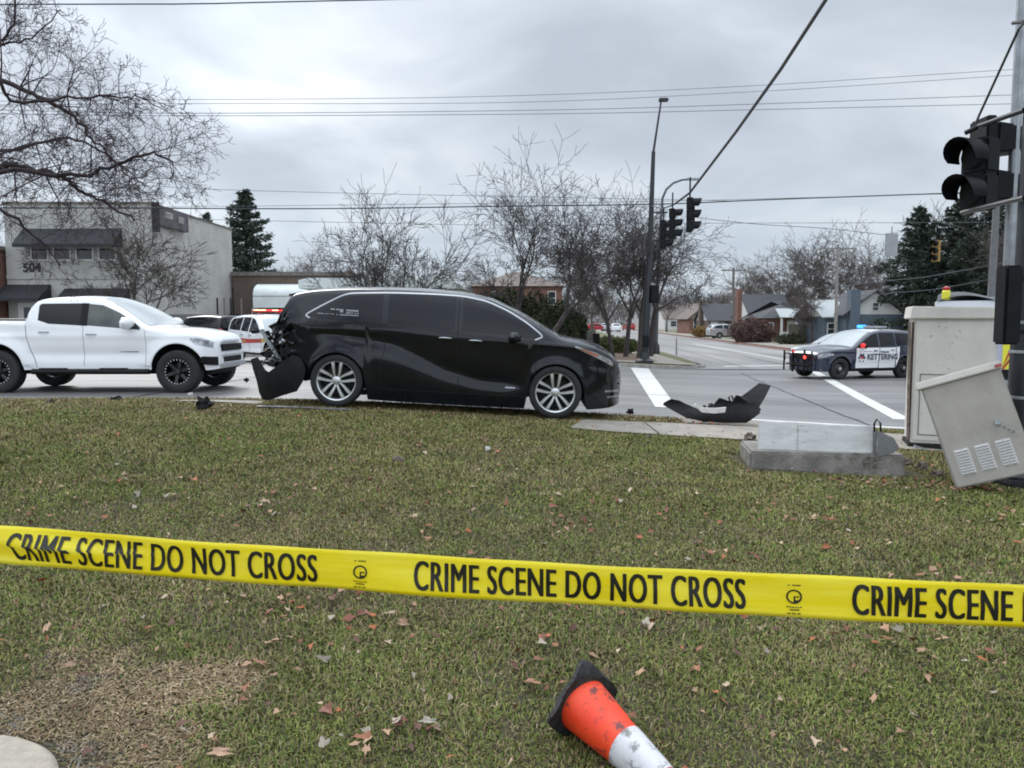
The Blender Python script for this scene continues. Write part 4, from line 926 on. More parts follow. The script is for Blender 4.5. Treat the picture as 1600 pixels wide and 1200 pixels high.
def s_of(px):
    """tape coordinate seen at pixel column px"""
    lo, hi = -2.5, TL+2.5
    for _ in range(50):
        m_ = (lo+hi)/2; p = tape_pt(m_, .5); d = p.y*math.cos(PITCH)-(p.z-EYE)*math.sin(PITCH)
        if 800+FPX*p.x/d < px: lo = m_
        else: hi = m_
    return lo
def tape_text(string, pa, pb, shear=0.0, cut=False):
    for sh_ in (-.0017, -.0006, .0006, .0017): tape_text1(string, pa, pb, sh_, cut)
def tape_text1(string, pa, pb, shear=0.0, cut=False):
    v, f = text_mesh(string, 1.0, 0, 1.0, 1.08, 4); bm = bmesh.new(); bv = [bm.verts.new((a, b, 0)) for a, b in v]
    for q in f:
        try: bm.faces.new([bv[i] for i in q])
        except ValueError: pass
    xs = [a for a, b in v]; ys = [b for a, b in v]; x0, x1, y0, y1 = min(xs), max(xs), min(ys), max(ys)
    for k in range(1, 30): bmesh.ops.bisect_plane(bm, geom=bm.verts[:]+bm.edges[:]+bm.faces[:], plane_co=(x0+(x1-x0)*k/30, 0, 0), plane_no=(1, 0, 0))
    for q in (.35, .5, .56, .7): bmesh.ops.bisect_plane(bm, geom=bm.verts[:]+bm.edges[:]+bm.faces[:], plane_co=(0, y0+(y1-y0)*q, 0), plane_no=(0, 1, 0))
    sa, sb = s_of(pa), s_of(pb)
    for v_ in bm.verts:
        qx = (v_.co.x-x0)/(x1-x0); qy = (v_.co.y-y0)/(y1-y0); s = sa+(sb-sa)*qx; sh = 0
        if cut: sh = .010*max(0, 1-qx*1.9)*(1 if qy < .5 else (1-(qy-.5)/.06 if qy < .56 else 0))-.004*max(0, 1-qx*1.9)
        v_.co = tape_pt(s+sh+shear, .14+.71*qy, .0022+(shear+.0017)*.12)
    bmesh.ops.triangulate(bm, faces=bm.faces[:]); me = bpy.data.meshes.new('printed_words'); bm.to_mesh(me); bm.free()
    if shear > -.0015 and TT: bm2 = bmesh.new(); bm2.from_mesh(TT[-1].data); bm2.from_mesh(me); bm2.to_mesh(TT[-1].data); bm2.free(); bpy.data.meshes.remove(me); return
    me.materials.append(M['tape_black']); o = bpy.data.objects.new('printed_words', me); C.objects.link(o); o.parent = tp; TT.append(o)
TT = []
WORDS = 'CRIME SCENE DO NOT CROSS'
tape_text(WORDS, 14, 495, cut=True); tape_text(WORDS, 648, 1163)
SP = s_of(1332)-s_of(648); SL = s_of(1163)-s_of(648)
def px_of(s):
    p = tape_pt(s, .5); d = p.y*math.cos(PITCH)-(p.z-EYE)*math.sin(PITCH); return 800+FPX*p.x/d
tape_text(WORDS, 1332, px_of(s_of(1332)+SL)); 
_l = s_of(14)-(s_of(563)-s_of(14))*.0
for pc_ in (563, 1240):
    s0 = s_of(pc_); b = MB()
    def ringp(r, k, n=40): a = 2*PI*k/n; return (s0+r*math.cos(a)*1.12, .48+r*math.sin(a)/TW)
    rows = [[tape_pt(*ringp(r, k), .0024) for r in (.0098, .0128)] for k in range(41)]; b.sheet(rows)
    def bar(a0, a1, v0, v1): b.sheet([[tape_pt(s0+a0, v0, .0024), tape_pt(s0+a0, v1, .0024)], [tape_pt(s0+a1, v0, .0024), tape_pt(s0+a1, v1, .0024)]])
    bar(-.001, .009, .46, .49); bar(-.001, .002, .335, .47); bar(-.001, .010, .36, .40)
    bar(-.012, -.008, .74, .765); bar(-.004, .0115, .74, .765)
    for a0 in lin(-.014, .010, 6): bar(a0, a0+.0035, .215+.02*abs(a0)/.014, .24+.02*abs(a0)/.014)
    bar(-.009, .009, .165, .19); 
    for a0 in (-.0135, -.005, .004): bar(a0, a0+.0065, .085, .110)
    b.build('printed_emblem', M['tape_black'], tp)

# ---- fallen traffic cone
cn = thing('traffic_cone', 'orange red traffic cone with white collar and black base lying in the grass', 'traffic cone')
b = MB()
PA = Vector((.262, 2.76, .125)); ax = Vector((.58, -.80, -.23)).normalized()
CL = .66
def cone_m():
    zax = ax; xax = Vector((0, 0, 1)).cross(zax).normalized(); yax = zax.cross(xax); return Matrix(((xax.x, yax.x, zax.x, PA.x), (xax.y, yax.y, zax.y, PA.y), (xax.z, yax.z, zax.z, PA.z), (0, 0, 0, 1)))
cn.matrix_world = cone_m()
def crad(z): return .103-.080*(z/CL)
def dent(a, z): return 1+.02*math.sin(3*a+z*9)-.09*math.exp(-((z-.12)/.06)**2)*max(0, math.cos(a-1.9))**3
def cone_seg(name, m, z0, z1, off, n=10, parent=cn):
    b = MB(); g = []
    for i in range(n+1):
        z = z0+(z1-z0)*i/n; g.append([((crad(z)*dent(a, z)+off)*math.cos(a), (crad(z)*dent(a, z)+off)*math.sin(a), z) for a in lin(0, 2*PI, 49)])
    b.sheet(g)
    if off > 0:
        for z, s in ((z0, 0), (z1, 0)): b.sheet([[((crad(z)*dent(a, z)+o_)*math.cos(a), (crad(z)*dent(a, z)+o_)*math.sin(a), z) for a in lin(0, 2*PI, 49)] for o_ in (0, off)])
    o = b.build(name, m, parent, True, None); return o
cone_seg('cone_body', M['cone_red'], -.0, CL, 0, 40)
cone_seg('white_collar', M['cone_white'], .235, .42, .003, 12); cone_seg('tip_collar', M['cone_white'], .52, .61, .003)
# square black base with rounded, slightly torn corners, warped
g = []; nb = 64
def sq(a, r):
    c_, s_ = abs(math.cos(a)), abs(math.sin(a)); return r/((c_**5+s_**5)**.2)
def bz(a): return .022*math.cos(2*a+.6)+.006*math.sin(7*a)
prof = [(.090, .008, 0), (.108, .004, .2), (.128, .002, .8), (.135, -.005, 1), (.133, -.020, 1), (.12, -.024, .9), (.07, -.018, .3)]
for k in range(nb+1):
    a = 2*PI*k/nb; g.append([(sq(a+PI/4, r_)*math.cos(a), sq(a+PI/4, r_)*math.sin(a), z+bz(a)*w_) if r_ > .13 else (r_*math.cos(a), r_*math.sin(a), z) for r_, z, w_ in prof])
mb_ = mat('cone_base_rubber', (.022, .023, .024), .75, var=.5, vs=14, bump=.3, bs=30)
MB().sheet(g).build('base', mb_, cn, True, 60)

# ---- pale concrete cap at the lower left
o = fix(MB().lathe([(0, .052), (.36, .05), (.42, .042), (.445, .02), (.45, -.05)], 64, 'z').build('footing', M['stone'], None, True, 50)); o.location = (-1.93, 2.28, 0)
tag(o, 'round pale concrete footing cap in the bottom left corner', 'footing')
o = MB().lathe([(.05, .05), (.055, .10), (.04, .14), (0, .145)], 24, 'z').build('steel_stub', M['steel'], None, True, 50); o.location = (-1.83, 2.20, 0); tag(o, 'short grey steel stub standing on the round footing cap', 'pipe stub')

# ---- concrete pad, aluminium box, cabinets
def oriented(o, loc, rz=0): o.location = loc; o.rotation_euler = (0, 0, rz)
o = bevel(MB().box((0, 0, .02), (1.50, .74, .34)).build('concrete_pad', M['pad']), .02, 2); oriented(o, (3.23, 8.02, .035), R(-9)); tag(o, 'weathered concrete plinth in the grass under the low aluminium box', 'plinth')
ab = thing('aluminium_box', 'low bent aluminium box with an open lid and loop handle lying on the concrete plinth', 'metal box', (3.13, 7.86, .205), R(-12.5)); ab.scale = (.88, 1, 1.02)
bevel(MB().box((-.42, -.02, .150), (.44, .05, .295), (R(-5), 0, 0)).build('box_panel', M['alum'], ab), .006); 
b = MB().box((.21, -.03, .140), (.82, .055, .285), (R(-5), 0, 0)); b.bbox((-.60, -.0, .0), (.60, .16, .03)); bevel(b.build('box_body', M['alum'], ab), .006)

b = MB().prism([(.625, .26), (.80, .19), (.86, .10), (.80, .04), (.64, .0)], -.18, -.165); b.build('bent_end_panel', mat('dull_metal', (.19, .195, .20), .6, .3, var=.2), ab)
b = MB().bbox((.62, -.14, .01), (.635, .16, .24)); b.build('end_panel', mat('dull_metal', (.19, .195, .20)), ab)
MB().tube([(.60, -.16, .24), (.595, -.16, .32), (.62, -.16, .365), (.66, -.16, .33), (.67, -.15, .23)], .011, 8).build('loop_handle', M['plastic'], ab, True)

cb = thing('signal_cabinet', 'tall scuffed grey beige signal control cabinet standing upright at the corner', 'control cabinet', (5.12, 9.75, -.06), R(-21))
b = MB().bbox((-.02, -.02, .06), (.90, .62, 1.66)); bevel(b.build('cabinet_body', M['cab'], cb), .012)
b = MB().prism([(-.08, 1.64), (.95, 1.64), (.96, 1.78), (-.06, 1.80)], -.075, .66); bevel(b.build('cabinet_roof', M['cab'], cb), .012)
b = MB().bbox((.0, -.035, .10), (.88, -.02, 1.60)); dr = bevel(b.build('cabinet_door', M['cab'], cb), .006)
b = MB()
for q in (((.06, -.042, .17), (.84, -.036, .178)), ((.06, -.042, .94), (.76, -.036, .948)), ((.06, -.042, .17), (.068, -.036, .948))): b.bbox(*q)
b.build('inner_door_edge', M['cabdark'], dr)
MB().bbox((-.045, .02, .08), (-.021, .10, 1.60)).build('bent_door_flange', M['cabdark'], cb); bevel(MB().box((-.062, .0, .85), (.03, .04, 1.5), (0, R(-1.2), 0)).build('torn_frame', mat('tarnished_frame', (.22, .18, .15), .7, .2, var=.4, vs=9, bump=.1, bs=10), cb), .004)
bevel(MB().bbox((-.04, -.04, -.14), (.94, .66, .055)).build('cabinet_base', M['plastic_dk'], cb), .01)
MB().box((.15, -.15, .0), (.3, .05, .03), (0, .3, .3)).build('bent_bracket', M['steel'], cb)

fb = thing('toppled_cabinet', 'smaller grey metal cabinet with three columns of vents tipped over against the pole', 'cabinet')
BW, BH, BD = .67, .99, .22
fb.location = at(1494, 764, 7.05); fb.rotation_euler = (R(-7), R(-19.5), R(-27))
bevel(MB().bbox((0, 0, 0), (BW, BD, BH)).build('cabinet_shell', M['cab2'], fb), .008)
bevel(MB().bbox((-.04, -.05, BH-.02), (BW+.02, BD+.03, BH+.05)).build('cabinet_lid', M['cab'], fb), .01)
dr = bevel(MB().bbox((.012, -.012, .01), (BW-.012, 0, BH-.03)).build('cabinet_door', M['cab2'], fb), .004)
k_ = 0
for cx in (.145, .315, .485):
    b = MB()
    for r_ in range(9):
        for c_ in (0, 1): b.box((cx+(c_-.5)*.058, -.020, .12+.026*r_), (.048, .018, .011), (R(35), 0, 0))
    b.bbox((cx-.062, -.0135, .105), (cx+.062, -.0125, .345)); b.build('vent_column', M['louver'], dr)
bevel(MB().box((.50, -.03, .50), (.045, .03, .045)).build('lock', M['steel'], dr), .008)
bevel(MB().box((BW-.015, -.03, BH+.004), (.06, .05, .03)).build('red_tag', M['red_paint'], fb), .005)
# chain to the pole
ch = []
A_, B_ = at(1556, 661, 6.66), at(1612, 679, 7.10); b = MB(); nL = 15
for i in range(nL):
    q = (i+.5)/nL; c_ = A_.lerp(B_, q)-Vector((0, 0, .02*4*q*(1-q))); d = (B_-A_).normalized(); s_ = Vector((0, 0, 1)) if i % 2 else Vector((0, 1, 0)); s_ = (s_-d*s_.dot(d)).normalized()
    b.tube([c_+d*.019*math.cos(t)+s_*.011*math.sin(t) for t in lin(0, 2*PI, 13)], .0042, 6, False)
tag(b.build('chain', M['steel'], None, True), 'steel chain running from the toppled cabinet to the dark pole', 'chain')

# ---- dark pole at the right edge, signal heads on it
SP_ = Vector((4.96, 7.40, h(4.96, 7.40)))
dp = thing('signal_pole', 'thick dark painted signal pole at the right edge of the picture', 'signal pole', SP_)
MB().lathe([(.19, -.1), (.19, .10), (.15, .13), (.142, .3), (.125, 9.2), (0, 9.22)], 28, 'z').build('pole_shaft', M['dark_steel'], dp, True, 50)
bevel(MB().box((0, 0, .03), (.5, .5, .09)).build('base_plate', M['dark_steel'], dp), .015)
for z in (.86, 1.30, 1.58): MB().lathe([(.143, -.015), (.150, -.012), (.150, .012), (.143, .015)], 28, 'z', (0, 0, z)).build('steel_band', M['steel'], dp, True)
bx_ = at(1575, 477, 6.9)
bb = bevel(MB().box((0, 0, 0), (.155, .17, .70)).build('control_box', M['sig_black']), .02); bb.location = bx_; tag(bb, 'narrow black box strapped to the dark pole just above the chain', 'control box')
MB().box((.12, .05, .24), (.12, .04, .04)).build('bracket', M['sig_black'], bb); MB().box((.12, .05, -.24), (.12, .04, .04)).build('bracket', M['sig_black'], bb)
gp_ = at(1587, 200, 8.4)
o = MB().lathe([(0, 1.75), (.055, 1.75), (.05, 9.5), (0, 9.5)], 16, 'z').build('grey_pole', M['steel'], None, True); o.location = (gp_.x, 8.4, .0)
tag(o, 'slim galvanised grey pole standing just behind the dark pole', 'pole')
o.location.z = 0; 
def visor(b, c, r, l, d, n=14, cut=.62):
    """tunnel hood opening along unit vector d"""
    d = Vector(d).normalized(); s_ = d.cross(Vector((0, 0, 1))).normalized(); u_ = Vector((0, 0, 1)); rows = []
    for q in (0, .5, 1): 
        rows.append([Vector(c)+d*l*q*(1-.35*(abs(a)/ (PI*cut))**3)+s_*math.sin(a)*r+u_*math.cos(a)*r for a in lin(-PI*cut, PI*cut, n)])
    b.sheet(rows); b.sheet([[p+(p-Vector(c)-d*(p-Vector(c)).dot(d))*.06 for p in r_] for r_ in rows])
def signal(name, label, loc, face, hm, housing='sig_black', hanger=.5, sc=1.0, group=None, lens='lamp_red', nsec=3, wide=.34):
    t = thing(name, label, 'traffic light', loc, 0, group); f = Vector((math.cos(face), math.sin(face), 0)); hh = .35*nsec; rz = Matrix.Rotation(face, 3, 'Z'); S = sc
    b = MB()
    for k in range(nsec): b.box(Vector((0, 0, .175+.35*k))*S, Vector((.20, wide, .335))*S, rz)
    b.box(Vector((0, 0, hh/2))*S, Vector((.17, wide*.85, hh))*S, rz); bevel(b.build('housing', M[housing], t), .02*S)
    for k in range(nsec):
        c_ = (f*.10+Vector((0, 0, .175+.35*k)))*S; b = MB(); visor(b, c_, .15*S, .26*S, f); b.build('visor', M['sig_black'], t, True)
        o = MB().lathe([(.135*S, 0), (.11*S, .03*S), (0, .045*S)], 18, 'x').build('lens', M['plastic_dk'], t, True); o.location = c_; o.rotation_euler = (0, 0, face)
    if hanger: MB().tube([Vector((0, 0, hh))*S, Vector((0, 0, hh+hanger))*S], .025*S, 8).build('hanger', M['sig_black'], t, True)
    return t
# big near two-way head on its arms
na = at(1528, 330, 8.3)
signal('traffic_light', 'large black traffic light near the top right corner with hoods towards the left', na, R(203), 0, hanger=0, nsec=2, sc=1.08, wide=.28)
nb_ = at(1537, 322, 8.5)
t = thing('traffic_light', 'black traffic light beside the grey pole with two long square hoods seen from the side', 'traffic light', nb_)
bevel(MB().box((-.03, .02, .47), (.12, .34, .93)).build('housing', M['sig_black'], t), .02)
for z in (.20, .70): bevel(MB().prism([(.03, z-.16), (.34, z-.13), (.30, z+.13), (.03, z+.17)], -.15, .17).build('visor', M['sig_black'], t), .02)
o = MB().tube([at(1508, 208, 8.3), at(1530, 197, 8.2), at(1600, 172, 7.2), SP_+Vector((0, 0, 3.55))], .026, 8).build('upper_arm', M['dark_steel'], None, True); tag(o, 'dark upper bracket arm from the pole to the large near traffic light', 'bracket arm')
o = MB().tube([at(1503, 333, 8.3), at(1508, 331, 8.25), at(1600, 309, 7.2), SP_+Vector((0, 0, 2.65))], .026, 8).build('lower_arm', M['dark_steel'], None, True); tag(o, 'dark lower bracket arm from the pole to the large near traffic light', 'bracket arm')
o = MB().tube([at(1525, 192, 8.3), at(1530, 180, 8.28), at(1592, 45, 7.5), SP_+Vector((0, 0, 4.6))], .012, 6).build('stay_cable', M['wire'], None, True); tag(o, 'thin diagonal stay cable above the large near traffic light', 'cable')
o = MB().tube([at(1583, 36, 8.3), at(1600, 34, 7.9)], .02, 6).build('cable_clamp', M['sig_black'], None, True); tag(o, 'small black clamp near the top of the slim grey pole', 'clamp')

# ---- torn front bumper on the pavement
def poly_from(pxs, D, off): return [((at(a, b_, D)-off).x, (at(a, b_, D)-off).z) for a, b_ in pxs]
BO = Vector((3.0, 11.15, h(3.0, 11.15)))
bt = thing('torn_bumper', 'torn black bumper with white foam lying bent on the pavement edge', 'car bumper', BO)
shell('bumper_skin', M['plastic'], bt, poly_from([(1040, 630), (1050, 624), (1062, 626), (1072, 631), (1080, 637), (1095, 641), (1112, 640), (1118, 631), (1126, 622), (1140, 627), (1148, 628), (1153, 618), (1160, 620), (1172, 630), (1186, 634), (1190, 640), (1178, 652), (1166, 661), (1140, 661), (1100, 658), (1070, 652), (1052, 642), (1038, 634)], 11.15, BO), 0, lambda x, z: .05*math.sin(5*x)+.15*z-.04*math.sin(16*z), .03)
shell('bumper_wing', mat('bumper_grey', (.032, .034, .038), .5, var=.3, vs=9), bt, poly_from([(1160, 622), (1194, 600), (1214, 605), (1204, 622), (1190, 641), (1186, 633), (1172, 628)], 11.1, BO), .06, lambda x, z: .30*(x-.5)+.12*z, .015)
shell('foam_strip', M['foam'], bt, poly_from([(1082, 632), (1086, 630), (1100, 636), (1118, 637), (1134, 636), (1132, 644), (1114, 645), (1094, 643)], 11.0, BO+Vector((0, 0, -.0))), -.16, lambda x, z: .05*math.sin(6*x), .04)
b = MB()
for k in range(16):
    c_ = Vector((-.35+1.0*rr_.random(), .05+.15*rr_.random(), .10+.2*rr_.random())); b.box(c_, (.05+.1*rr_.random(), .04, .03+.05*rr_.random()), (rr_.random()*3, rr_.random()*3, rr_.random()*3))
b.build('broken_ribs', M['plastic_dk'], bt)
b = MB().tube([(.20, .03, .30), (.17, .03, .40), (.21, .03, .42), (.24, .02, .36)], .012, 6); b.build('bumper_clip', M['plastic'], bt, True)
# ---- small wreckage
def lump(name, label, px, py, sz, m, seed, cat='debris', up=.03, squash=.7):
    r_ = random.Random(seed); bm = bmesh.new(); bmesh.ops.create_icosphere(bm, subdivisions=2, radius=sz)
    for v in bm.verts:
        k = 1+.45*math.sin(5*v.co.x/sz*1.3+seed)*math.cos(4*v.co.y/sz+seed*2)+r_.uniform(-.16, .16); v.co = Vector((v.co.x*k, v.co.y*k*.7, v.co.z*k*squash))
    me = bpy.data.meshes.new(name); bm.to_mesh(me); bm.free(); me.materials.append(m); o = bpy.data.objects.new(name, me); C.objects.link(o)
    p = gp(px, py); o.location = p+Vector((0, 0, up)); o.rotation_euler = (0, 0, r_.uniform(0, 6)); tag(o, label, cat); return o
lump('wreck_fragment', 'rounded black fragment of bodywork at the lawn edge behind the white pickup', 318, 640, .105, M['plastic'], 1, up=.07, squash=.9)
lump('wreck_fragment', 'small brown black scrap on the verge at far left below the pickup', 78, 631, .07, M['cabdark'], 2)
lump('wreck_fragment', 'dark scrap in the middle of the verge below the pickup cab', 182, 626, .07, M['plastic'], 3)
lump('wreck_fragment', 'tiny white scrap beside the pickup front wheel', 298, 619, .035, M['foam'], 4, up=.03)
lump('wreck_fragment', 'small black scrap on the road between pickup and minivan', 385, 596, .06, M['plastic'], 5)
lump('wreck_fragment', 'grey white scrap on the lawn in front of the minivan door', 762, 706, .035, M['foam'], 6)
lump('earth_clod', 'dark clod of torn earth beside the left end of the plinth', 1172, 690, .09, M['cabdark'], 7, 'earth clod', .05)
lump('earth_clod', 'brown clod of earth on the pavement left of the plinth', 1013, 686, .04, M['cabdark'], 8, 'earth clod', .02)
lump('earth_clod', 'dark torn turf on the lawn in front of the minivan', 622, 722, .06, M['cabdark'], 9, 'earth clod', .02)
lump('road_debris', 'low dark debris at the kerb right in front of the minivan nose', 985, 644, .07, M['plastic'], 10, up=.0)
for k, (px, py, sz) in enumerate(((1440, 735, .08), (1465, 745, .06), (1415, 728, .07), (1485, 728, .05))):
    lump('earth_clod', ['large dark clod under the signal cabinet', 'small clod in front of the toppled cabinet', 'dark clod between plinth and signal cabinet', 'clod half hidden behind the toppled cabinet'][k], px, py, sz, M['cabdark'], 20+k, 'earth clod', .03)

# ================================================================== BUILDINGS
def windowed(name, parent, m_frame, x, z, wd, hg, y, axis='y', sgn=-1, bars=1, depth=.06):
    """window on a wall plane (wall normal along -y or +-x): frame with its pane"""
    b = MB(); t_ = .07
    def bx(a0, c0, a1, c1, d0, d1):
        lo, hi = sorted((y+sgn*d0, y+sgn*d1))
        if axis == 'y': b.bbox((a0, lo, c0), (a1, hi, c1))
        else: b.bbox((lo, a0, c0), (hi, a1, c1))
    bx(x-wd/2-t_, z-t_, x+wd/2+t_, z, 0, depth); bx(x-wd/2-t_, z+hg, x+wd/2+t_, z+hg+t_, 0, depth); bx(x-wd/2-t_, z, x-wd/2, z+hg, 0, depth); bx(x+wd/2, z, x+wd/2+t_, z+hg, 0, depth)
    for k in range(bars): bx(x-wd/2, z+hg*(k+1)/(bars+1)-.02, x+wd/2, z+hg*(k+1)/(bars+1)+.02, .01, depth*.7)
    f = b.build(name, m_frame, parent)
    b = MB(); bx(x-wd/2, z, x+wd/2, z+hg, -.03, .012); b.build('pane', M['win'], f)
    return f
# white painted two storey building on the left
GZ = h(-20, 42)
bl = thing('shop_building', 'two storey pale grey painted building with black awnings behind the white pickup', 'building', (-25.9, 39.7, GZ))
bw, bd, bh = 7.5, 11.3, 7.35
b = MB().bbox((0, .25, 0), (bw-.25, bd, bh-.1)); b.build('core', M['render'], bl)
b = MB().bbox((0, 0, 0), (bw, .25, bh)); b.build('front_wall', M['render'], bl)
b = MB().bbox((bw-.25, .25, 0), (bw, bd, bh)); b.build('side_wall', M['wbrick'], bl)
b = MB().bbox((-.05, -.06, bh), (bw+.06, .30, bh+.10)); b.bbox((bw-.30, .30, bh), (bw+.06, bd+.05, bh+.08)); b.build('coping', M['wood_grey'], bl)
MB().bbox((0, -.06, 3.55), (bw-.02, 0, 3.75)).build('string_course', M['render'], bl)
for x in (1.75, 2.9, 4.05, 5.2): windowed('window', bl, M['trim_w'], x, 4.55, .78, 1.15, 0, bars=1)
b = MB().prism([(-.02, 5.15+.95), (-.95, 5.15+.10), (-.95, 5.08), (-.02, 5.08+.1)], .95, 6.0, 'x'); b.build('upper_awning', M['awning_dark'], bl)
for x0, x1, z0 in ((-.05, 2.25, 2.55), (2.95, 6.3, 2.35)):
    MB().prism([(-.02, z0+.72), (-1.15, z0), (-1.15, z0-.14), (-.02, z0-.05)], x0, x1, 'x').build('awning', M['awning_dark'], bl)
dv = MB().bbox((.5, -.03, .05), (1.7, .02, 2.35)).build('door', M['trim_w'], bl); MB().bbox((.8, -.05, .3), (1.5, -.03, 2.1)).build('pane', M['win'], dv)
sf = MB().bbox((3.2, -.03, .4), (6.1, .02, 2.3)).build('shop_window', M['trim_w'], bl); MB().bbox((3.3, -.05, .5), (6.0, -.03, 2.2)).build('pane', M['win'], sf)
sg_ = MB().bbox((bw-.01, .25, 6.35), (bw+.28, 3.9, 7.32)).build('side_sign', mat('sign_grey', (.10, .095, .10), .7, var=.3, vs=3), bl)
b = MB().bbox((bw+.02, .1, 5.95), (bw+.34, .25, 7.45)); b.build('sign_edge', M['awning_dark'], bl)
for y0, y1, z0, z1 in ((.9, 1.9, 6.78, 7.12), (2.6, 3.3, 6.72, 7.08)): MB().bbox((bw+.28, y0, z0), (bw+.30, y1, z1)).build('faded_patch', mat('faded_sign', (.32, .31, .31), .8, var=.4, vs=6), sg_)
v, f = text_mesh('504', .62, .02); obj('house_number', [(x+.85, -.03, z+3.92) for x, z in v], f, M['awning_dark'], bl)
MB().tube([(bw+.05, bd-.1, 0), (bw+.05, bd-.1, 3.6)], .06, 6).build('downpipe', M['awning_dark'], bl, True)
MB().tube([(bw+.04, 5.2, 0), (bw+.04, 5.2, 4.2)], .03, 6).build('conduit', M['trim_w'], bl, True)
# red brick neighbour
rb = thing('brick_building', 'red brick building cut by the left edge of the picture', 'building', (-34.1, 38.5, GZ))
MB().bbox((0, 0, 0), (8.05, 10, 5.0)).build('wall', M['brick'], rb); MB().bbox((-.1, -.1, 5.0), (8.15, 10.1, 5.2)).build('coping', M['wood_grey'], rb)
for x in (1, 3.2, 5.4, 7.3): windowed('window', rb, M['trim_w'], x, 1.1, .9, 1.4, 0)
# low brown brick shop with white barrel awning
lb_ = thing('low_shop', 'long low brown brick shop with a rounded white awning behind the emergency car', 'building', (-18.2, 50.5, h(-18, 50)))
MB().bbox((0, 0, 0), (7.6, 9, 4.35)).build('wall', M['brick_br'], lb_); MB().bbox((-.1, -.12, 4.35), (7.7, 9.1, 4.6)).build('coping', M['wood_grey'], lb_)
arc = [(-1.3*math.sin(t), 3.05+.75*math.cos(t)) for t in lin(0, PI/2, 8)]
b = MB().prism([(-.01, 3.0)]+arc+[(-1.3, 3.0)], 1.7, 6.9, 'x'); aw = b.build('awning', M['awning_white'], lb_, True, 30); MB().bbox((1.7, -1.32, 2.25), (6.9, -1.22, 2.96)).build('valance', M['awning_white'], aw)
for x in (2.0, 4.2): windowed('window', lb_, M['trim_w'], x, .6, 1.5, 1.55, 0, bars=0)
MB().bbox((5.8, -.03, 0), (6.8, .02, 2.2)).build('door', M['plastic'], lb_)
# white flat canopy with a gabled end, seen over the minivan roof
cz = h(-5, 42); cp = thing('canopy', 'long white flat canopy showing just above the roof of the black minivan', 'canopy', (-11.6, 42, cz+.22))
b = MB().prism([(0, 2.95), (8.8, 2.95), (9.4, 2.80), (8.1, 3.50), (.5, 3.52), (0, 3.4)], 0, 5, 'y'); b.build('canopy_roof', M['awning_white'], cp)
for x, y in ((.6, .5), (4.4, .5), (8.2, .5), (.6, 4.5), (4.4, 4.5), (8.2, 4.5)): MB().tube([(x, y, 0), (x, y, 2.96)], .09, 8).build('post', M['trim_w'], cp, True)
o = MB(); ox = -18.0
for k in range(7): o.bbox((k*.32, 0, 0), (k*.32+.30, .05, 1.75))
o.bbox((0, .05, .4), (2.3, .10, .5)); o.bbox((0, .05, 1.3), (2.3, .10, 1.4)); o = o.build('board_fence', M['fence_grey']); q = at(262, 500, 39.5); o.location = (q.x, 39.5, h(q.x, 39)+.0); tag(o, 'short grey board fence standing against the pale side wall', 'fence')
q = at(336, 500, 40); dm = thing('dumpster', 'grey metal waste container between the pale building and the emergency car', 'waste container', (q.x, 40, h(q.x, 40)))
bevel(MB().bbox((0, 0, .1), (1.5, 1.2, 1.65)).build('bin_body', M['grey_sign'], dm), .03); bevel(MB().bbox((-.1, -.1, 1.65), (1.6, 1.3, 1.75)).build('bin_lid', M['plastic'], dm), .02)
for k, x in enumerate((.1, .45, .8, 1.35)): MB().bbox((x, 0, 1.75), (x+.06, .08, 2.6)).build('upright', M['wood_grey'] if k % 2 else M['plastic'], dm)
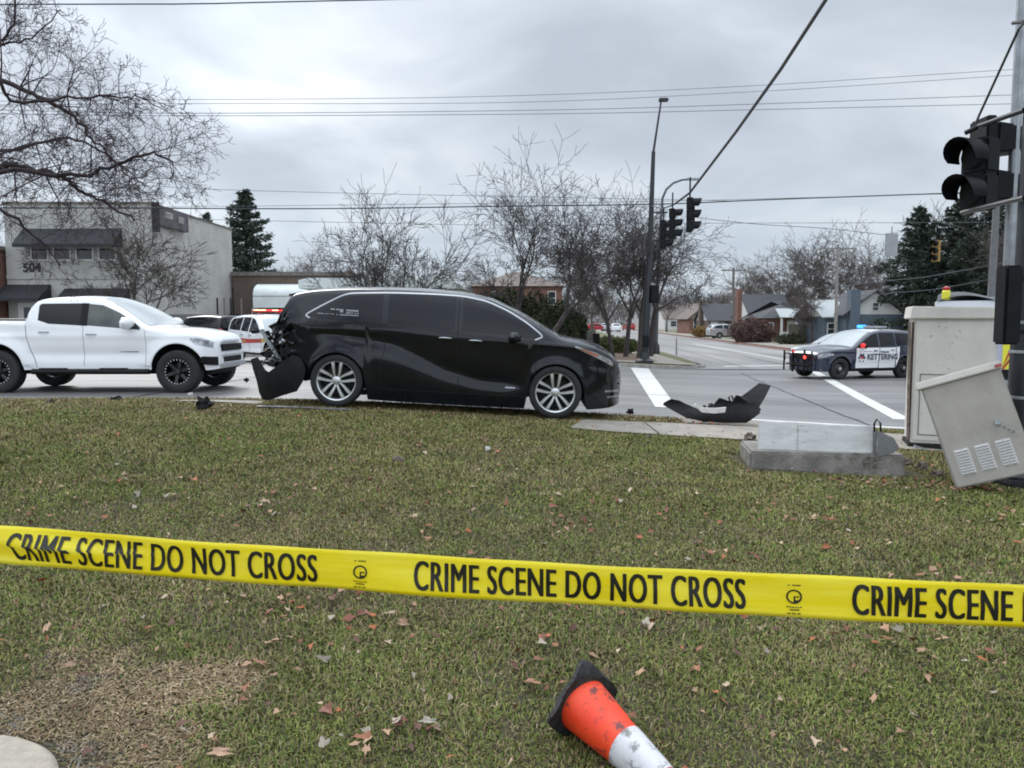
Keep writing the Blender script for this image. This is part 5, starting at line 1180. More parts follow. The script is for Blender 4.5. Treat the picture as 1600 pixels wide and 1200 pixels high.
# gabled houses beyond the side road
def house(name, label, x, y, rz, wd, dp_, wh, rh, mw, mroof, ridge='x', mg=None, chim=None, porch=None, wins=(), door=None, over=.35):
    t = thing(name, label, 'house', (x, y, h(x, y)-.02), rz)
    MB().bbox((0, 0, 0), (wd, dp_, wh)).build('wall', mw, t)
    if ridge == 'x':
        b = MB().prism([(-over, wh-.12), (dp_/2, wh+rh+.08), (dp_+over, wh-.12), (dp_+over, wh-.02), (dp_/2, wh+rh+.24), (-over, wh-.02)], -over, wd+over, 'x'); rf = b.build('roof', mroof, t)
        for xx in (0.01, wd-.13): MB().prism([(0, wh), (dp_, wh), (dp_/2, wh+rh)], xx, xx+.12, 'x').build('gable', mg or mw, t)
    elif ridge == 'y':
        b = MB().prism([(-over, wh-.12), (wd/2, wh+rh+.08), (wd+over, wh-.12), (wd+over, wh-.02), (wd/2, wh+rh+.24), (-over, wh-.02)], -over, dp_+over, 'y'); rf = b.build('roof', mroof, t)
        for yy in (0.01, dp_-.13): MB().prism([(0, wh), (wd, wh), (wd/2, wh+rh)], yy, yy+.12, 'y').build('gable', mg or mw, t)
    else:
        o_ = over; b = MB(); i_ = dp_/2; b.add([(-o_, -o_, wh), (wd+o_, -o_, wh), (wd+o_, dp_+o_, wh), (-o_, dp_+o_, wh), (i_, dp_/2, wh+rh), (wd-i_, dp_/2, wh+rh)], [(0, 1, 5, 4), (1, 2, 5), (2, 3, 4, 5), (3, 0, 4), (0, 3, 2, 1)]); rf = b.build('roof', mroof, t)
    if chim: MB().bbox((chim[0], chim[1], chim[2]), (chim[0]+chim[4], chim[1]+.9, chim[3])).build('chimney', chim[5], rf)
    for (wx, wz, ww, wh_) in wins: windowed('window', t, M['trim_w'], wx, wz, ww, wh_, 0)
    if door: dd = MB().bbox((door, -.04, 0), (door+.95, .02, 2.05)).build('door', M['trim_w'], t); MB().bbox((door+.8, -.07, 1.0), (door+.85, -.04, 1.1)).build('handle', M['chrome'], dd)
    if porch:
        x0, x1, d_ = porch; p_ = MB().prism([(-d_, 2.3), (0, 3.15), (0, 3.25), (-d_-.15, 2.38)], x0, x1, 'x').build('porch_roof', M['shingle_lt'], t)
        for xx in (x0+.15, (x0+x1)/2, x1-.3): MB().bbox((xx, -d_+.1, 0), (xx+.18, -d_+.28, 2.34)).build('porch_post', M['trim_w'], p_)
        MB().bbox((x0+.1, -d_+.12, 0), (x0+1.2, -d_+.25, .95)).build('porch_wall', M['trim_w'], p_)
    return t
W_ = lambda px, D: at(px, 500, D).x
house('house', 'blue sided house with a white gable behind the patrol car', W_(1322, 62), 62, R(-4), 4.5, 7, 2.55, 1.75, M['siding_b'], M['shingle'], 'y', M['siding_w'], (.15, -.5, 0, 4.5, .75, M['siding_b']), None, ((2.9, .9, .9, .9), (2.25, 2.85, .45, .6)))
house('house', 'low pale wing of the blue house behind the utility pole', W_(1296, 63), 64, 0, 1.9, 6, 2.4, 1.2, M['siding_b'], M['shingle_lt'], 'x', M['siding_w'], None, None, ((.6, .9, .6, .9),))
house('house', 'red brick house with a pale hipped porch roof right of the russet bush', W_(1192, 76), 76, 0, 4.8, 6, 2.3, 1.7, M['brick'], M['shingle'], 'hip', None, (-1.5, 3.5, 0, 5.3, .45, M['brick']), (1.2, 4.4, 1.4), ((.7, .9, .6, .9), (4.2, .8, .6, .9)), 2.4)
house('house', 'white gabled house partly hidden behind the red brick house', W_(1174, 90), 90, 0, 4.6, 7, 2.5, 2.5, M['siding_w'], M['shingle'], 'x', M['siding_w'], None, None, ((1.5, 1.0, .9, 1.1),))
house('house', 'dark brick house with long grey roof and two white windows', W_(1108, 100), 100, 0, 4.9, 7, 2.1, 2.0, M['brick_br'], M['shingle'], 'x', M['siding_w'], (-.5, 3.0, 0, 4.6, .6, M['brick_br']), None, ((1.5, .8, .8, 1.0), (3.4, .8, .8, 1.0)), .2)
house('house', 'farther brick house with a tan gable facing the side road', W_(1077, 122), 122, 0, 5.5, 9, 2.4, 2.3, M['brick'], M['shingle_br'], 'y', mat('tan_gable', (.30, .25, .21), .8), None, None, ((1.2, .9, .9, 1.1), (3.8, .9, .9, 1.1)))
house('house', 'distant pale bungalow at the far end of the side road', W_(1038, 165), 165, 0, 9, 9, 2.6, 2.6, M['siding_w'], M['shingle_br'], 'x', None, None, None, ((2, .9, 1.2, 1.1), (6, .9, 1.2, 1.1)))
house('house', 'distant grey house beyond the far cars', W_(1000, 190), 192, 0, 10, 9, 2.8, 2.9, M['render'], M['shingle'], 'x', None, None, None, ((2, .9, 1.2, 1.1), (6, .9, 1.2, 1.1)))
house('house', 'two storey brick house with brown hipped roof rising behind the dark evergreens', W_(738, 66), 68, 0, 7.8, 7, 4.5, 1.45, M['brick'], M['shingle_br'], 'hip', None, None, None, ((2.0, 3.0, .8, 1.0), (6.9, 2.9, .6, 1.1)))
house('house', 'grey roofed building low behind the bare trees left of the brick house', W_(640, 88), 90, 0, 9, 7, 3.2, 2.0, M['render'], M['shingle'], 'x', None, None, None, ((2, .9, 1.2, 1.1),))
# stone name board by the hedge, black bollard post
q = at(868, 520, 44); sgn = thing('name_board', 'low pale grey stone board on the corner left of the black post', 'sign', (q.x, 44, h(q.x, 44)))
bevel(MB().bbox((0, 0, .35), (2.3, .18, 1.25)).build('board', mat('board_grey', (.26, .25, .24), .8, var=.3, vs=5), sgn), .02); 
for x in (.1, 2.1): MB().bbox((x, .03, 0), (x+.12, .15, .36)).build('leg', M['wood_grey'], sgn)
q = at(932, 520, 44); o = bevel(MB().bbox((-.17, -.17, 0), (.17, .17, 1.15)).build('post', M['plastic']), .03); o.location = (q.x, 44, h(q.x, 44)-.02); tag(o, 'stout black post between the grey board and the clipped hedge', 'post')

# emergency truck seen from behind at the right edge
ftk = thing('rescue_truck', 'white rescue truck seen from behind at the right edge with red and yellow chevrons', 'rescue truck', (13.25, 21.6, -.62), R(-33))
bevel(MB().bbox((-1.25, 0, .55), (1.25, 5.5, 2.75)).build('box_body', M['white_paint2'], ftk), .03)
bevel(MB().bbox((-1.24, 5.6, .5), (1.24, 7.4, 2.5)).build('cab', M['white_paint2'], ftk), .08)
MB().bbox((-.6, -.03, .6), (.44, 0, 2.3)).build('rear_door', M['lavender'], ftk)
ch_ = MB(); nb_s = 8
cy_ = MB().bbox((.46, -.03, .85), (1.22, -.002, 1.62)); cpn = cy_.build('chevron_panel', M['refl_yellow'], ftk)
for k in range(-3, 9):
    x0 = .40+.22*k; pts = [(x0, .85), (x0+.11, .85), (x0+.11+.5, 1.62), (x0+.5, 1.62)]
    pts = [(min(1.22, max(.46, x)), z) for x, z in pts]
    if len({p_[0] for p_ in pts}) > 2: 
        MB().prism(pts, -.036, -.031).build('red_stripe', M['red_paint'], cpn)
MB().bbox((.46, -.03, .45), (1.22, -.002, .83)).build('tail_panel', M['plastic'], ftk)
bevel(MB().bbox((-1.25, -.25, .40), (1.25, .0, .55)).build('rear_bumper', M['steel'], ftk), .01)
b = MB().sheet([[(x, y, 2.76+.16*max(0, math.sin((x+1.25)*2.1+y))+(.10 if .3 < y < 4.5 else -.02)) for y in (-.06, .0, .4, 1.5, 3, 4.5, 5.4)] for x in lin(-1.2, 1.25, 16)]); b.build('tarpaulin', mat('grey_tarpaulin', (.085, .09, .095), .7, var=.3, vs=2), ftk, True)
bl_ = MB().lathe([(.11, 0), (.11, .24), (.08, .28)], 14, 'z', (-.98, .1, 2.78)).build('beacon', M['refl_yellow'], ftk, True); MB().lathe([(.09, .28), (.10, .36), (.0, .40)], 14, 'z', (-.98, .1, 2.78)).build('beacon_cap', M['lamp_red'], bl_, True)
for s_ in (-1, 1):
    for y in (1.0, 6.2): wheel(ftk, s_*1.05, y, .45, .3, s_, 'steel', .27, M['alloy_black']).rotation_euler = (0, 0, -PI/2)

# ================================================================== POLES, SIGNALS, WIRES
p0 = gp(1007, 566)
b0 = at(1007, 566, 34.5); sp = thing('strain_pole', 'tall black tapering pole leaning at the far corner with a thin mast on top', 'pole', (b0.x, 34.5, h(b0.x, 34.5)))
t1, t2 = at(1021, 237, 34.5), at(1033, 158, 34.5); O_ = Vector(sp.location)
MB().tube([Vector((0, 0, -.1)), (t1-O_)*.5+Vector((.03, 0, 0)), t1-O_], [.165, .13, .085], 14).build('pole_shaft', M['dark_steel'], sp, True)
MB().tube([t1-O_, t2-O_], [.055, .04], 8).build('mast', M['dark_steel'], sp, True)
bevel(MB().box(t2-O_+Vector((.10, 0, .05)), (.42, .25, .14)).build('lamp_head', M['dark_steel'], sp), .03)
MB().lathe([(.42, 0), (.42, .12), (.24, .22), (.19, .5)], 16, 'z').build('pole_foot', M['dark_steel'], sp, True, 40)
q = at(1015, 460, 34.5)-O_; bevel(MB().box(q+Vector((.2, -.1, 0)), (.35, .3, .8)).build('pedestrian_lamp', M['sig_black'], sp), .03)
q = at(1013, 545, 34.5)-O_; bevel(MB().box(Vector((.0, -.26, 1.0)), (.28, .14, .5)).build('service_box', M['sig_black'], sp), .02)
# street lamp with curved arm
b0 = at(1024, 547, 46); ln = thing('street_lamp', 'slim grey street lamp with a curved arm behind the leaning black pole', 'street lamp', (b0.x, 46, h(b0.x, 46))); O_ = Vector(ln.location)
pts = [Vector((0, 0, 0))]+[at(px, py, 46)-O_ for px, py in ((1027, 450), (1031, 380), (1033, 340), (1035, 310), (1041, 296), (1052, 286), (1066, 281), (1080, 280))]
MB().tube(pts, [.14, .12, .10, .085, .075, .07, .065, .06, .05], 10).build('pole', mat('lamp_grey', (.10, .11, .12), .5, .3), ln, True)
bevel(MB().box(at(1080, 280, 46)-O_+Vector((.1, 0, 0)), (.75, .3, .12)).build('lamp_head', M['steel'], ln), .03)
MB().lathe([(.28, 0), (.24, .5), (.15, .7)], 12, 'z').build('pole_foot', M['dark_steel'], ln, True)
MB().box(at(1031, 332, 46)-O_, (.9, .08, .10)).build('cross_arm', M['dark_steel'], ln)
# hanging signals on the span wire
sigs = [(1077, 363, 24.0, .62, 'nearest hanging black traffic light on the thick span cable'), (1050, 374, 27.0, .55, 'middle hanging black traffic light on the thick span cable'), (1036, 389, 29.0, .5, 'farthest hanging black traffic light close to the leaning pole')]
for k, (px, py, D, hn, lab) in enumerate(sigs): signal('traffic_light', lab, at(px, py, D), R(-20 if k else -12), 0, hanger=hn, sc=1.0, group='traffic lights hanging from the span cable')
o = MB().tube([at(1084, 310, 24), at(1084, 349, 24), at(1080, 352, 24)], .035, 6); o = o.build('signal_hanger', M['sig_black'], None, True); tag(o, 'thin black drop bar hanging right of the nearest hanging traffic light', 'bar')
bevel(o, .004) if False else None
sw_pts = [(t1.lerp(b0, 0)), ]
tw = at(1019, 322, 34.5)
pts = [tw, at(1036, 326, 29), at(1052, 320, 27), at(1062, 313, 25.6), at(1078, 301, 24.0), at(1150, 206, 17.5), at(1220, 108, 13.2), at(1290, 0, 10.2)]
d = (pts[-1]-pts[-2]); pts.append(pts[-1]+d*1.5)
o = MB().tube(pts, [.02, .022, .03, .035, .035, .033, .03, .026, .02], 8).build('span_cable', M['wire'], None, True); tag(o, 'thick black span cable rising steeply from the signals to the top edge', 'cable')
for px, py, D, lab in ((1462, 409, 40, 'yellow and black traffic light hanging in front of the right spruces'), (1592, 409, 36, 'yellow and black traffic light at the right edge beside the slim pole')):
    signal('traffic_light', lab, at(px, py, D), R(215), 0, housing='yellow_sig', hanger=.7, sc=1.05, group='yellow traffic lights at the right')
q = at(1392, 401, 30); o = bevel(MB().box((0, 0, .45), (.47, .08, .88)).build('hanging_sign', M['grey_sign']), .01); o.location = q; tag(o, 'grey back of a hanging sign left of the right spruce', 'sign')
MB().tube([(0, 0, .88), (0, 0, 1.15)], .015, 6).build('hanger', M['wire'], o)
def upole(label, px, pyb, pyt, D, r=.15, m='wood_grey', arms=(), rake=0):
    a = at(px, pyb, D); t = thing('utility_pole', label, 'utility pole', (a.x, D, h(a.x, D)-.1)); top = at(px+rake, pyt, D)-Vector(t.location)
    MB().tube([(0, 0, 0), top], [r, r*.72], 10).build('pole_shaft', M[m], t, True)
    for dz, l in arms: MB().box(Vector((top.x, 0, top.z+dz)), (l, .10, .12)).build('cross_arm', M[m], t)
    return t
upole('thin wooden utility pole with a cross arm beyond the grey roofed house', 1146, 520, 418, 84, .17, arms=((-.3, 2.6),))
upole('wooden utility pole with a cross arm left of the blue house', 1306, 518, 382, 58, .13, m='wood_pale', arms=((-.3, 2.8),), rake=3)
upole('thick pale utility pole in front of the right spruces', 1548, 470, 322, 30, .17, m='fence_grey', rake=9)
upole('thin grey post at the far kerb right of the corner path', 1057, 553, 528, 46, .05, m='steel')
def wire(lab, pts, r=.02, m='wire_thin', n=14):
    P = []
    for (a, b_) in zip(pts[:-1], pts[1:]): P += [a.lerp(b_, i/n) for i in range(n)]
    P.append(pts[-1]); tag(MB().tube(P, r, 5).build('overhead_wire', M[m], None, True), lab, 'wire', 'overhead wires')
def w2(lab, pl, D, r=.016, m='wire_thin', ext=25, Ds=None):
    P = []
    for i, (px, py) in enumerate(pl): P.append(at(px, py, (Ds or [D]*len(pl))[i]))
    P = [P[0]+(P[0]-P[1]).normalized()*ext]+P+[P[-1]+(P[-1]-P[-2]).normalized()*ext]
    # smooth through the points
    Q = []
    for i in range(1, len(P)-2):
        for k in range(8):
            t = k/8; a, b_, c_, d_ = P[i-1], P[i], P[i+1], P[i+2]
            Q.append(.5*((2*b_)+(c_-a)*t+(2*a-5*b_+4*c_-d_)*t*t+(3*b_-a-3*c_+d_)*t**3))
    Q = [P[0]]+Q+[P[-2], P[-1]]
    tag(MB().tube(Q, r, 5).build('overhead_wire', M[m], None, True), lab, 'wire', 'overhead wires')
w2('dark wire crossing the top left corner', [(0, 7), (300, 6), (620, -1)], 14, .012, 'wire')
w2('topmost thin wire across the sky', [(0, 158), (250, 156), (700, 152), (1100, 138), (1560, 110)], 32, .010, ext=12)
w2('second thin wire from the top across the sky', [(0, 164), (280, 162), (800, 160), (1200, 142), (1560, 119)], 32, .010, ext=12)
w2('third wire from the top with two close strands', [(0, 172), (300, 177), (850, 172), (1200, 162), (1590, 148)], 34, .013, ext=12)
w2('fourth wire from the top just under the third', [(0, 178), (300, 181), (850, 178), (1200, 171), (1590, 162)], 34, .013, ext=12)
w2('thin wire just above the bare tree crowns', [(200, 288), (340, 296), (600, 303), (900, 309)], 40, .012, ext=8)
w2('thick wire crossing the bare trees and the sky to the right', [(150, 325), (500, 326), (800, 322), (1030, 319), (1200, 312), (1480, 302)], 36, .028, 'wire', ext=20)
w2('thin companion wire right above the thick wire', [(560, 320), (1000, 315), (1250, 309), (1480, 303)], 36, .010, ext=20)
w2('thin wire through the lower crowns of the bare trees', [(120, 338), (420, 345), (800, 352), (1090, 349), (1380, 348)], 48, .014, ext=12)
w2('service wire sloping down to the hanging grey sign', [(1088, 340), (1180, 350), (1290, 357), (1392, 368)], 30, .012, ext=.1)
w2('wire sagging in front of the right spruces', [(1395, 438), (1450, 432), (1550, 414)], 30, .014, ext=3)
w2('lower wire in front of the right spruces', [(1390, 458), (1460, 452), (1550, 436)], 30, .012, ext=3)
w2('wire from the wooden pole cross arm towards the far pole', [(1146, 424), (1225, 414), (1306, 388)], 60, .012, Ds=[84, 70, 58], ext=.1)

# ================================================================== TREES
class Twigs:
    """collects tapered branch tubes fast"""
    def __init__(s): s.co = []; s.q = []; s.n = 0
    def tube(s, pts, rad, k):
        P = np.array(pts, float); n = len(P); d = np.empty_like(P); d[1:-1] = P[2:]-P[:-2]; d[0] = P[1]-P[0]; d[-1] = P[-1]-P[-2]
        d /= np.linalg.norm(d, axis=1)[:, None]+1e-9
        m_ = d.mean(0); up = np.array([0, 0, 1.]) if abs(m_[2]) < .8*np.linalg.norm(m_) else np.array([1., 0, 0])
        a = np.cross(d, up); a /= np.linalg.norm(a, axis=1)[:, None]+1e-9; b = np.cross(d, a); t = 2*np.pi*np.arange(k)/k
        R_ = np.array(rad)[:, None, None]
        V = P[:, None]+R_*(a[:, None]*np.cos(t)[None, :, None]+b[:, None]*np.sin(t)[None, :, None])
        s.co.append(V.reshape(-1, 3)); i = np.arange(n-1)[:, None]*k; j = np.arange(k)[None]; j2 = (j+1) % k
        s.q.append((np.stack([i+j, i+j2, i+k+j2, i+k+j], -1)+s.n).reshape(-1, 4)); s.n += n*k
    def build(s, name, m, parent=None):
        co = np.concatenate(s.co); q = np.concatenate(s.q); o = raw_mesh(name, co, q.ravel(), np.full(len(q), 4), m, None, True)
        if parent: o.parent = parent
        return o
def grow(T, r_, p, d, L, r, lev, maxlev, cfg, trunk=None, rmin=.006):
    n = max(3, int(L/cfg['seg'])+1) if lev < 3 else 3; pts = [p.copy()]; rad = [r]; q = p.copy(); dd = d.normalized(); r1 = max(rmin, r*(cfg['taper'] if lev < maxlev else .35)); kids = []
    for i in range(n):
        wob = cfg['wob']*(1+.35*lev)
        dd = (dd+Vector((r_.gauss(0, wob), r_.gauss(0, wob), r_.gauss(0, wob)+cfg['up'][min(lev, len(cfg['up'])-1)]))).normalized()
        q = q+dd*(L/n); pts.append(q.copy()); rad.append(r+(r1-r)*(i+1)/n); kids.append((q.copy(), dd.copy(), rad[-1], (i+1)/n))
    T_ = trunk if (trunk is not None and lev <= cfg.get('trunklev', 0)) else T
    T_.tube([tuple(v) for v in pts], rad, 9 if lev == 0 else 6 if lev == 1 else 4 if lev == 2 else 3)
    if lev >= maxlev: return
    nk = cfg['kids'][min(lev, len(cfg['kids'])-1)]; ph = r_.uniform(0, 6.28)
    for j in range(nk):
        t = (1.0 if j < 2 else r_.uniform(cfg['from'][min(lev, len(cfg['from'])-1)], .96)); i = min(n-1, int(t*n)-0 if t < 1 else n-1); i = max(0, i); kp, kd, kr, kt = kids[i]
        ph += 2.4+r_.uniform(-.5, .5); ang = cfg['ang'][min(lev, len(cfg['ang'])-1)]*r_.uniform(.65, 1.3)*(.6 if j == 0 else 1)
        s_ = kd.cross(Vector((0, 0, 1)) if abs(kd.z) < .95 else Vector((1, 0, 0))).normalized(); u_ = kd.cross(s_); nd = kd*math.cos(ang)+(s_*math.cos(ph)+u_*math.sin(ph))*math.sin(ang)
        grow(T, r_, kp, nd, L*cfg['ratio']*r_.uniform(.75, 1.2)*(1 if j < 2 else 1.1-.45*kt), max(rmin, kr*(.8 if j == 0 else .62 if j == 1 else .5)), lev+1, maxlev, cfg, trunk, rmin)
def bare_tree(name, label, x, y, seed, hgt, r, cfg, m='bark', group=None, stems=1, lean=(0, 0), spread=.45, maxlev=5, rmin=.008, trunkfrac=.25, z=None, cat='tree'):
    r_ = random.Random(seed); t = thing(name, label, cat, (x, y, (h(x, y) if z is None else z)-.03), 0, group); A, B_ = Twigs(), Twigs()
    for k in range(stems):
        a = 2*PI*k/stems+r_.uniform(-.4, .4)+.3
        d = Vector((lean[0]+(spread*math.cos(a) if stems > 1 else 0), lean[1]+(spread*math.sin(a)*.7 if stems > 1 else 0), 1))
        grow(B_, r_, Vector((.12*math.cos(a), .12*math.sin(a), 0)) if stems > 1 else Vector((0, 0, 0)), d, hgt*trunkfrac, r*r_.uniform(.8, 1.1), 0, maxlev, cfg, A, rmin)
    A.build('trunk', M[m], t); B_.build('crown', M[m], t); return t
CF = dict(seg=.55, wob=.055, up=[.02, .09, .06, .04, .02, .0], kids=[4, 4, 3, 4, 4, 3], ratio=.80, ang=[.62, .60, .60, .62, .66], taper=.60)
CF['from'] = [.55, .42, .35, .3, .25]
CFV = dict(CF); CFV.update(ang=[.55, .56, .58, .6, .64], up=[.03, .045, .03, .01, -.01]); CFV['from'] = [.55, .42, .35, .3, .25]
# the multi stemmed tree left of centre and the leaning tree right of it
bare_tree('bare_tree', 'spreading bare tree with several stems rising behind the black minivan roof', at(607, 470, 36).x, 36, 31, 6.2, .15, CFV, 'bark_dark', None, 5, spread=.78, maxlev=5, rmin=.009, trunkfrac=.33)
bare_tree('bare_tree', 'tall upright bare tree in front of the dark evergreens', at(812, 470, 37).x, 37, 12, 9.0, .20, CFV, 'bark_dark', None, 1, maxlev=6, rmin=.009, trunkfrac=.27)
bare_tree('bare_tree', 'bare tree leaning far to the right beside the dark evergreens', at(838, 480, 36).x, 36, 5, 6.9, .18, dict(CFV, up=[.02, .06, .10, .07, .02]), 'bark_dark', None, 1, lean=(.80, 0), maxlev=6, rmin=.009, trunkfrac=.36)
# three trees by the corner and the arching one behind the pole
for k, (px, D, sd, hh_, rr, ln_, lab) in enumerate(((958, 41, 3, 8.8, .13, (-.10, 0), 'slender bare street tree left of the pair behind the clipped hedge'), (978, 41, 8, 8.8, .14, (.05, 0), 'bare street tree directly above the clipped hedge'), (1001, 40, 9, 8.8, .24, (.0, 0), 'thick trunked bare street tree just left of the leaning black pole'))):
    bare_tree('street_tree', lab, at(px, 520, D).x, D, sd, hh_, rr, CFV, 'bark_dark', 'bare trees at the far corner', 1, ln_, maxlev=6, rmin=.010, trunkfrac=.27)
bare_tree('street_tree', 'arching bare tree with long drooping limbs right of the leaning black pole', at(1016, 520, 43).x, 43, 14, 8.8, .22, dict(CF, ang=[.9, .6, .6, .65, .7], up=[.03, .08, .02, -.02, -.01]), 'bark_dark', 'bare trees at the far corner', 1, (.12, 0), maxlev=6, rmin=.010, trunkfrac=.30)
# tree in front of the pale building
bare_tree('bare_tree', 'bare tree in front of the pale building behind the white pickup', at(196, 500, 31).x, 31, 22, 6.2, .17, CFV, 'bark', None, 1, maxlev=6, rmin=.010, trunkfrac=.28)
bare_tree('bare_tree', 'small low bare tree against the painted side wall', at(212, 500, 30).x, 30, 40, 4.6, .10, dict(CFV, ang=[.8, .6, .6, .65, .7]), 'bark', None, 1, (.45, 0), maxlev=4, rmin=.009, trunkfrac=.34)
# crab apple reaching into the frame from the left, trunk just outside it
ca = thing('crab_apple_tree', 'near bare fruit tree with dense thin twigs reaching in from the top left', 'tree', (-7.6, 6.3, h(-7.6, 6.3)-.03))
A, B_ = Twigs(), Twigs(); r_ = random.Random(77); CC = dict(seg=.20, wob=.09, up=[0, .0, .02, .015, .0], kids=[4, 4, 4, 4, 3], ratio=.66, ang=[.6, .75, .8, .85, .9], taper=.5, trunklev=0); CC['from'] = [.3, .12, .1, .1, .1]
OO = Vector(ca.location)
A.tube([(0, 0, 0), (.08, .02, .6), (.15, 0, 1.3), (.3, .1, 1.9)], [.17, .14, .13, .11], 10)
def limb(pl, r0, r1, seed, nk=11, Lk=1.0, mx=4):
    r0 *= .62; r1 *= .7; nk = int(nk*1.55)
    rr2 = random.Random(seed); P = [at(px, py, D)-OO for px, py, D in pl]; Q = [Vector((.25, .08, 1.8))]+P; n = len(Q); F = []
    for i in range(n-1):
        for k in range(5):
            a, b_, c_, d_ = Q[max(0, i-1)], Q[i], Q[i+1], Q[min(n-1, i+2)]; t = k/5
            F.append(.5*((2*b_)+(c_-a)*t+(2*a-5*b_+4*c_-d_)*t*t+(3*b_-a-3*c_+d_)*t**3)+Vector((rr2.gauss(0, .01), rr2.gauss(0, .01), rr2.gauss(0, .01))))
    F.append(Q[-1]); m_ = len(F); A.tube([tuple(v) for v in F], [r0+(r1-r0)*(i/(m_-1))**.7 for i in range(m_)], 7)
    for j in range(nk):
        i = rr2.randint(int(m_*.22), m_-2); d = (F[i+1]-F[i]).normalized(); s_ = Vector((rr2.gauss(0, 1), rr2.gauss(0, .8), rr2.gauss(.25, .9))).normalized()
        grow(B_, rr2, F[i], d*.55+s_*.9, .41*Lk*rr2.uniform(.5, 1.2)*(1.15-.6*i/m_), max(.0035, .009*(1.1-i/m_)), 1, mx, CC, None, .0016)
limb([(-150, 60, 6.1), (0, 125, 6.2), (60, 150, 6.2), (115, 180, 6.3), (135, 205, 6.3), (165, 235, 6.3), (200, 275, 6.4)], .05, .008, 1, 15)
limb([(-120, 255, 5.9), (0, 255, 6.0), (50, 262, 6.0), (95, 275, 6.0), (120, 292, 6.0), (160, 315, 6.1), (210, 345, 6.1)], .06, .010, 2, 17)
limb([(-120, 300, 5.7), (0, 268, 5.8), (110, 274, 5.9), (185, 258, 6.0), (235, 240, 6.1), (268, 255, 6.2), (268, 285, 6.2)], .045, .007, 3, 15)
limb([(-100, 340, 6.2), (0, 330, 6.2), (60, 375, 6.3), (95, 415, 6.3)], .04, .008, 4, 8, .7)
limb([(-150, -60, 6.4), (-20, 60, 6.4), (15, 48, 6.4), (25, -10, 6.4)], .04, .010, 5, 8, .8)
limb([(-120, 150, 6.5), (0, 75, 6.6), (50, 60, 6.6), (95, 15, 6.6)], .03, .006, 6, 7, .7)
limb([(-100, 200, 6.9), (0, 235, 6.9), (70, 222, 6.9), (130, 220, 6.9), (190, 260, 7.0), (225, 290, 7.0)], .04, .007, 7, 14, .9)
limb([(-100, 120, 5.5), (20, 160, 5.6), (100, 152, 5.7), (165, 150, 5.8), (215, 152, 5.9), (250, 168, 5.9)], .03, .005, 8, 10, .75)
A.build('trunk', mat('fruit_bark', (.038, .027, .030), .9, var=.3, vs=20), ca); cr = B_.build('crown', mat('fruit_twig', (.055, .036, .045), .9, var=.3, vs=20), ca)

# far bare trees: a few built, many copies
FAR_CF = dict(CFV, seg=1.2); FAR_CF['from'] = CFV['from']
proto = []
for k in range(4):
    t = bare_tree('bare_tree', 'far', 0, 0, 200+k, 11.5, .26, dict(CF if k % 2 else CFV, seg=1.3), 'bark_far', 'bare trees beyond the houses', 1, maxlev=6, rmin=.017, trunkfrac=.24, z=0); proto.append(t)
TSP = [  # px, D, scale, label
    (455, 70, .72, 'grey bare tree just right of the large left spruce'), (474, 84, .8, 'fine bare tree between the left spruce and the small dark spruce'),
    (520, 95, .75, 'pale far tree left of the spreading bare tree'), (560, 88, .7, 'far bare tree behind the left half of the spreading bare tree'), (655, 100, .85, 'far bare tree behind the right half of the spreading bare tree'),
    (700, 78, .66, 'low grey tree over the canopy gable'), (745, 92, .72, 'far tree left of the brown hipped roof'), (780, 96, .62, 'far tree directly over the brown hipped roof'), (872, 80, .8, 'pale bare tree right of the brick house with hipped roof'), (905, 74, .86, 'grey bare tree above the grey name board'),
    (925, 95, .95, 'far bare tree left of the corner street trees'), (950, 130, 1.1, 'far tree over the white far car'), (1000, 150, 1.1, 'far tree behind the thick trunked street tree'), (1042, 140, .9, 'far tree behind the slim street lamp'), (1068, 170, .9, 'far tree at the end of the side road'),
    (1105, 190, .9, 'small distant tree over the grey roof'), (1128, 175, .9, 'small distant tree left of the thin utility pole'), (1165, 120, 1.0, 'bare tree left end of the row behind the houses'), (1190, 112, .95, 'bare tree right of the thin utility pole'), (1212, 100, .92, 'bare tree behind the white gable'),
    (1235, 108, 1.05, 'bare tree behind the red brick house'), (1262, 92, 1.0, 'tall bare tree left of the wooden utility pole'), (1292, 96, 1.22, 'tallest bare tree behind the wooden utility pole'), (1322, 90, 1.05, 'bare tree right of the wooden utility pole'), (1345, 98, 1.1, 'bare tree over the blue chimney'), (1372, 84, .9, 'bare tree left of the right spruce'),
    (1270, 66, .46, 'low rounded tree beside the red brick house'), (1248, 68, .40, 'low bare tree at the porch of the red brick house'), (1575, 60, 1.05, 'bare tree behind the slim grey pole'), (1530, 72, 1.1, 'brownish bare tree inside the right spruces'), (1610, 55, .9, 'bare tree at the right picture edge'), (1480, 80, 1.0, 'bare tree between the two right spruces'), (1420, 78, .9, 'bare tree behind the first right spruce'), (70, 75, .8, 'far bare tree behind the pale building'), (425, 95, .7, 'far tree behind the spruce edge')]
for k, (px, D, sc_, lab) in enumerate(TSP):
    x = at(px, 500, D).x; loc = (x, D, h(x, D)-.05); rz = k*1.7
    if k < 4: t = proto[k]; t.location = loc; t.rotation_euler = (0, 0, rz); t.scale = (sc_,)*3; t['label'] = lab
    else: dup(proto[k % 4], loc, rz, sc_, lab)

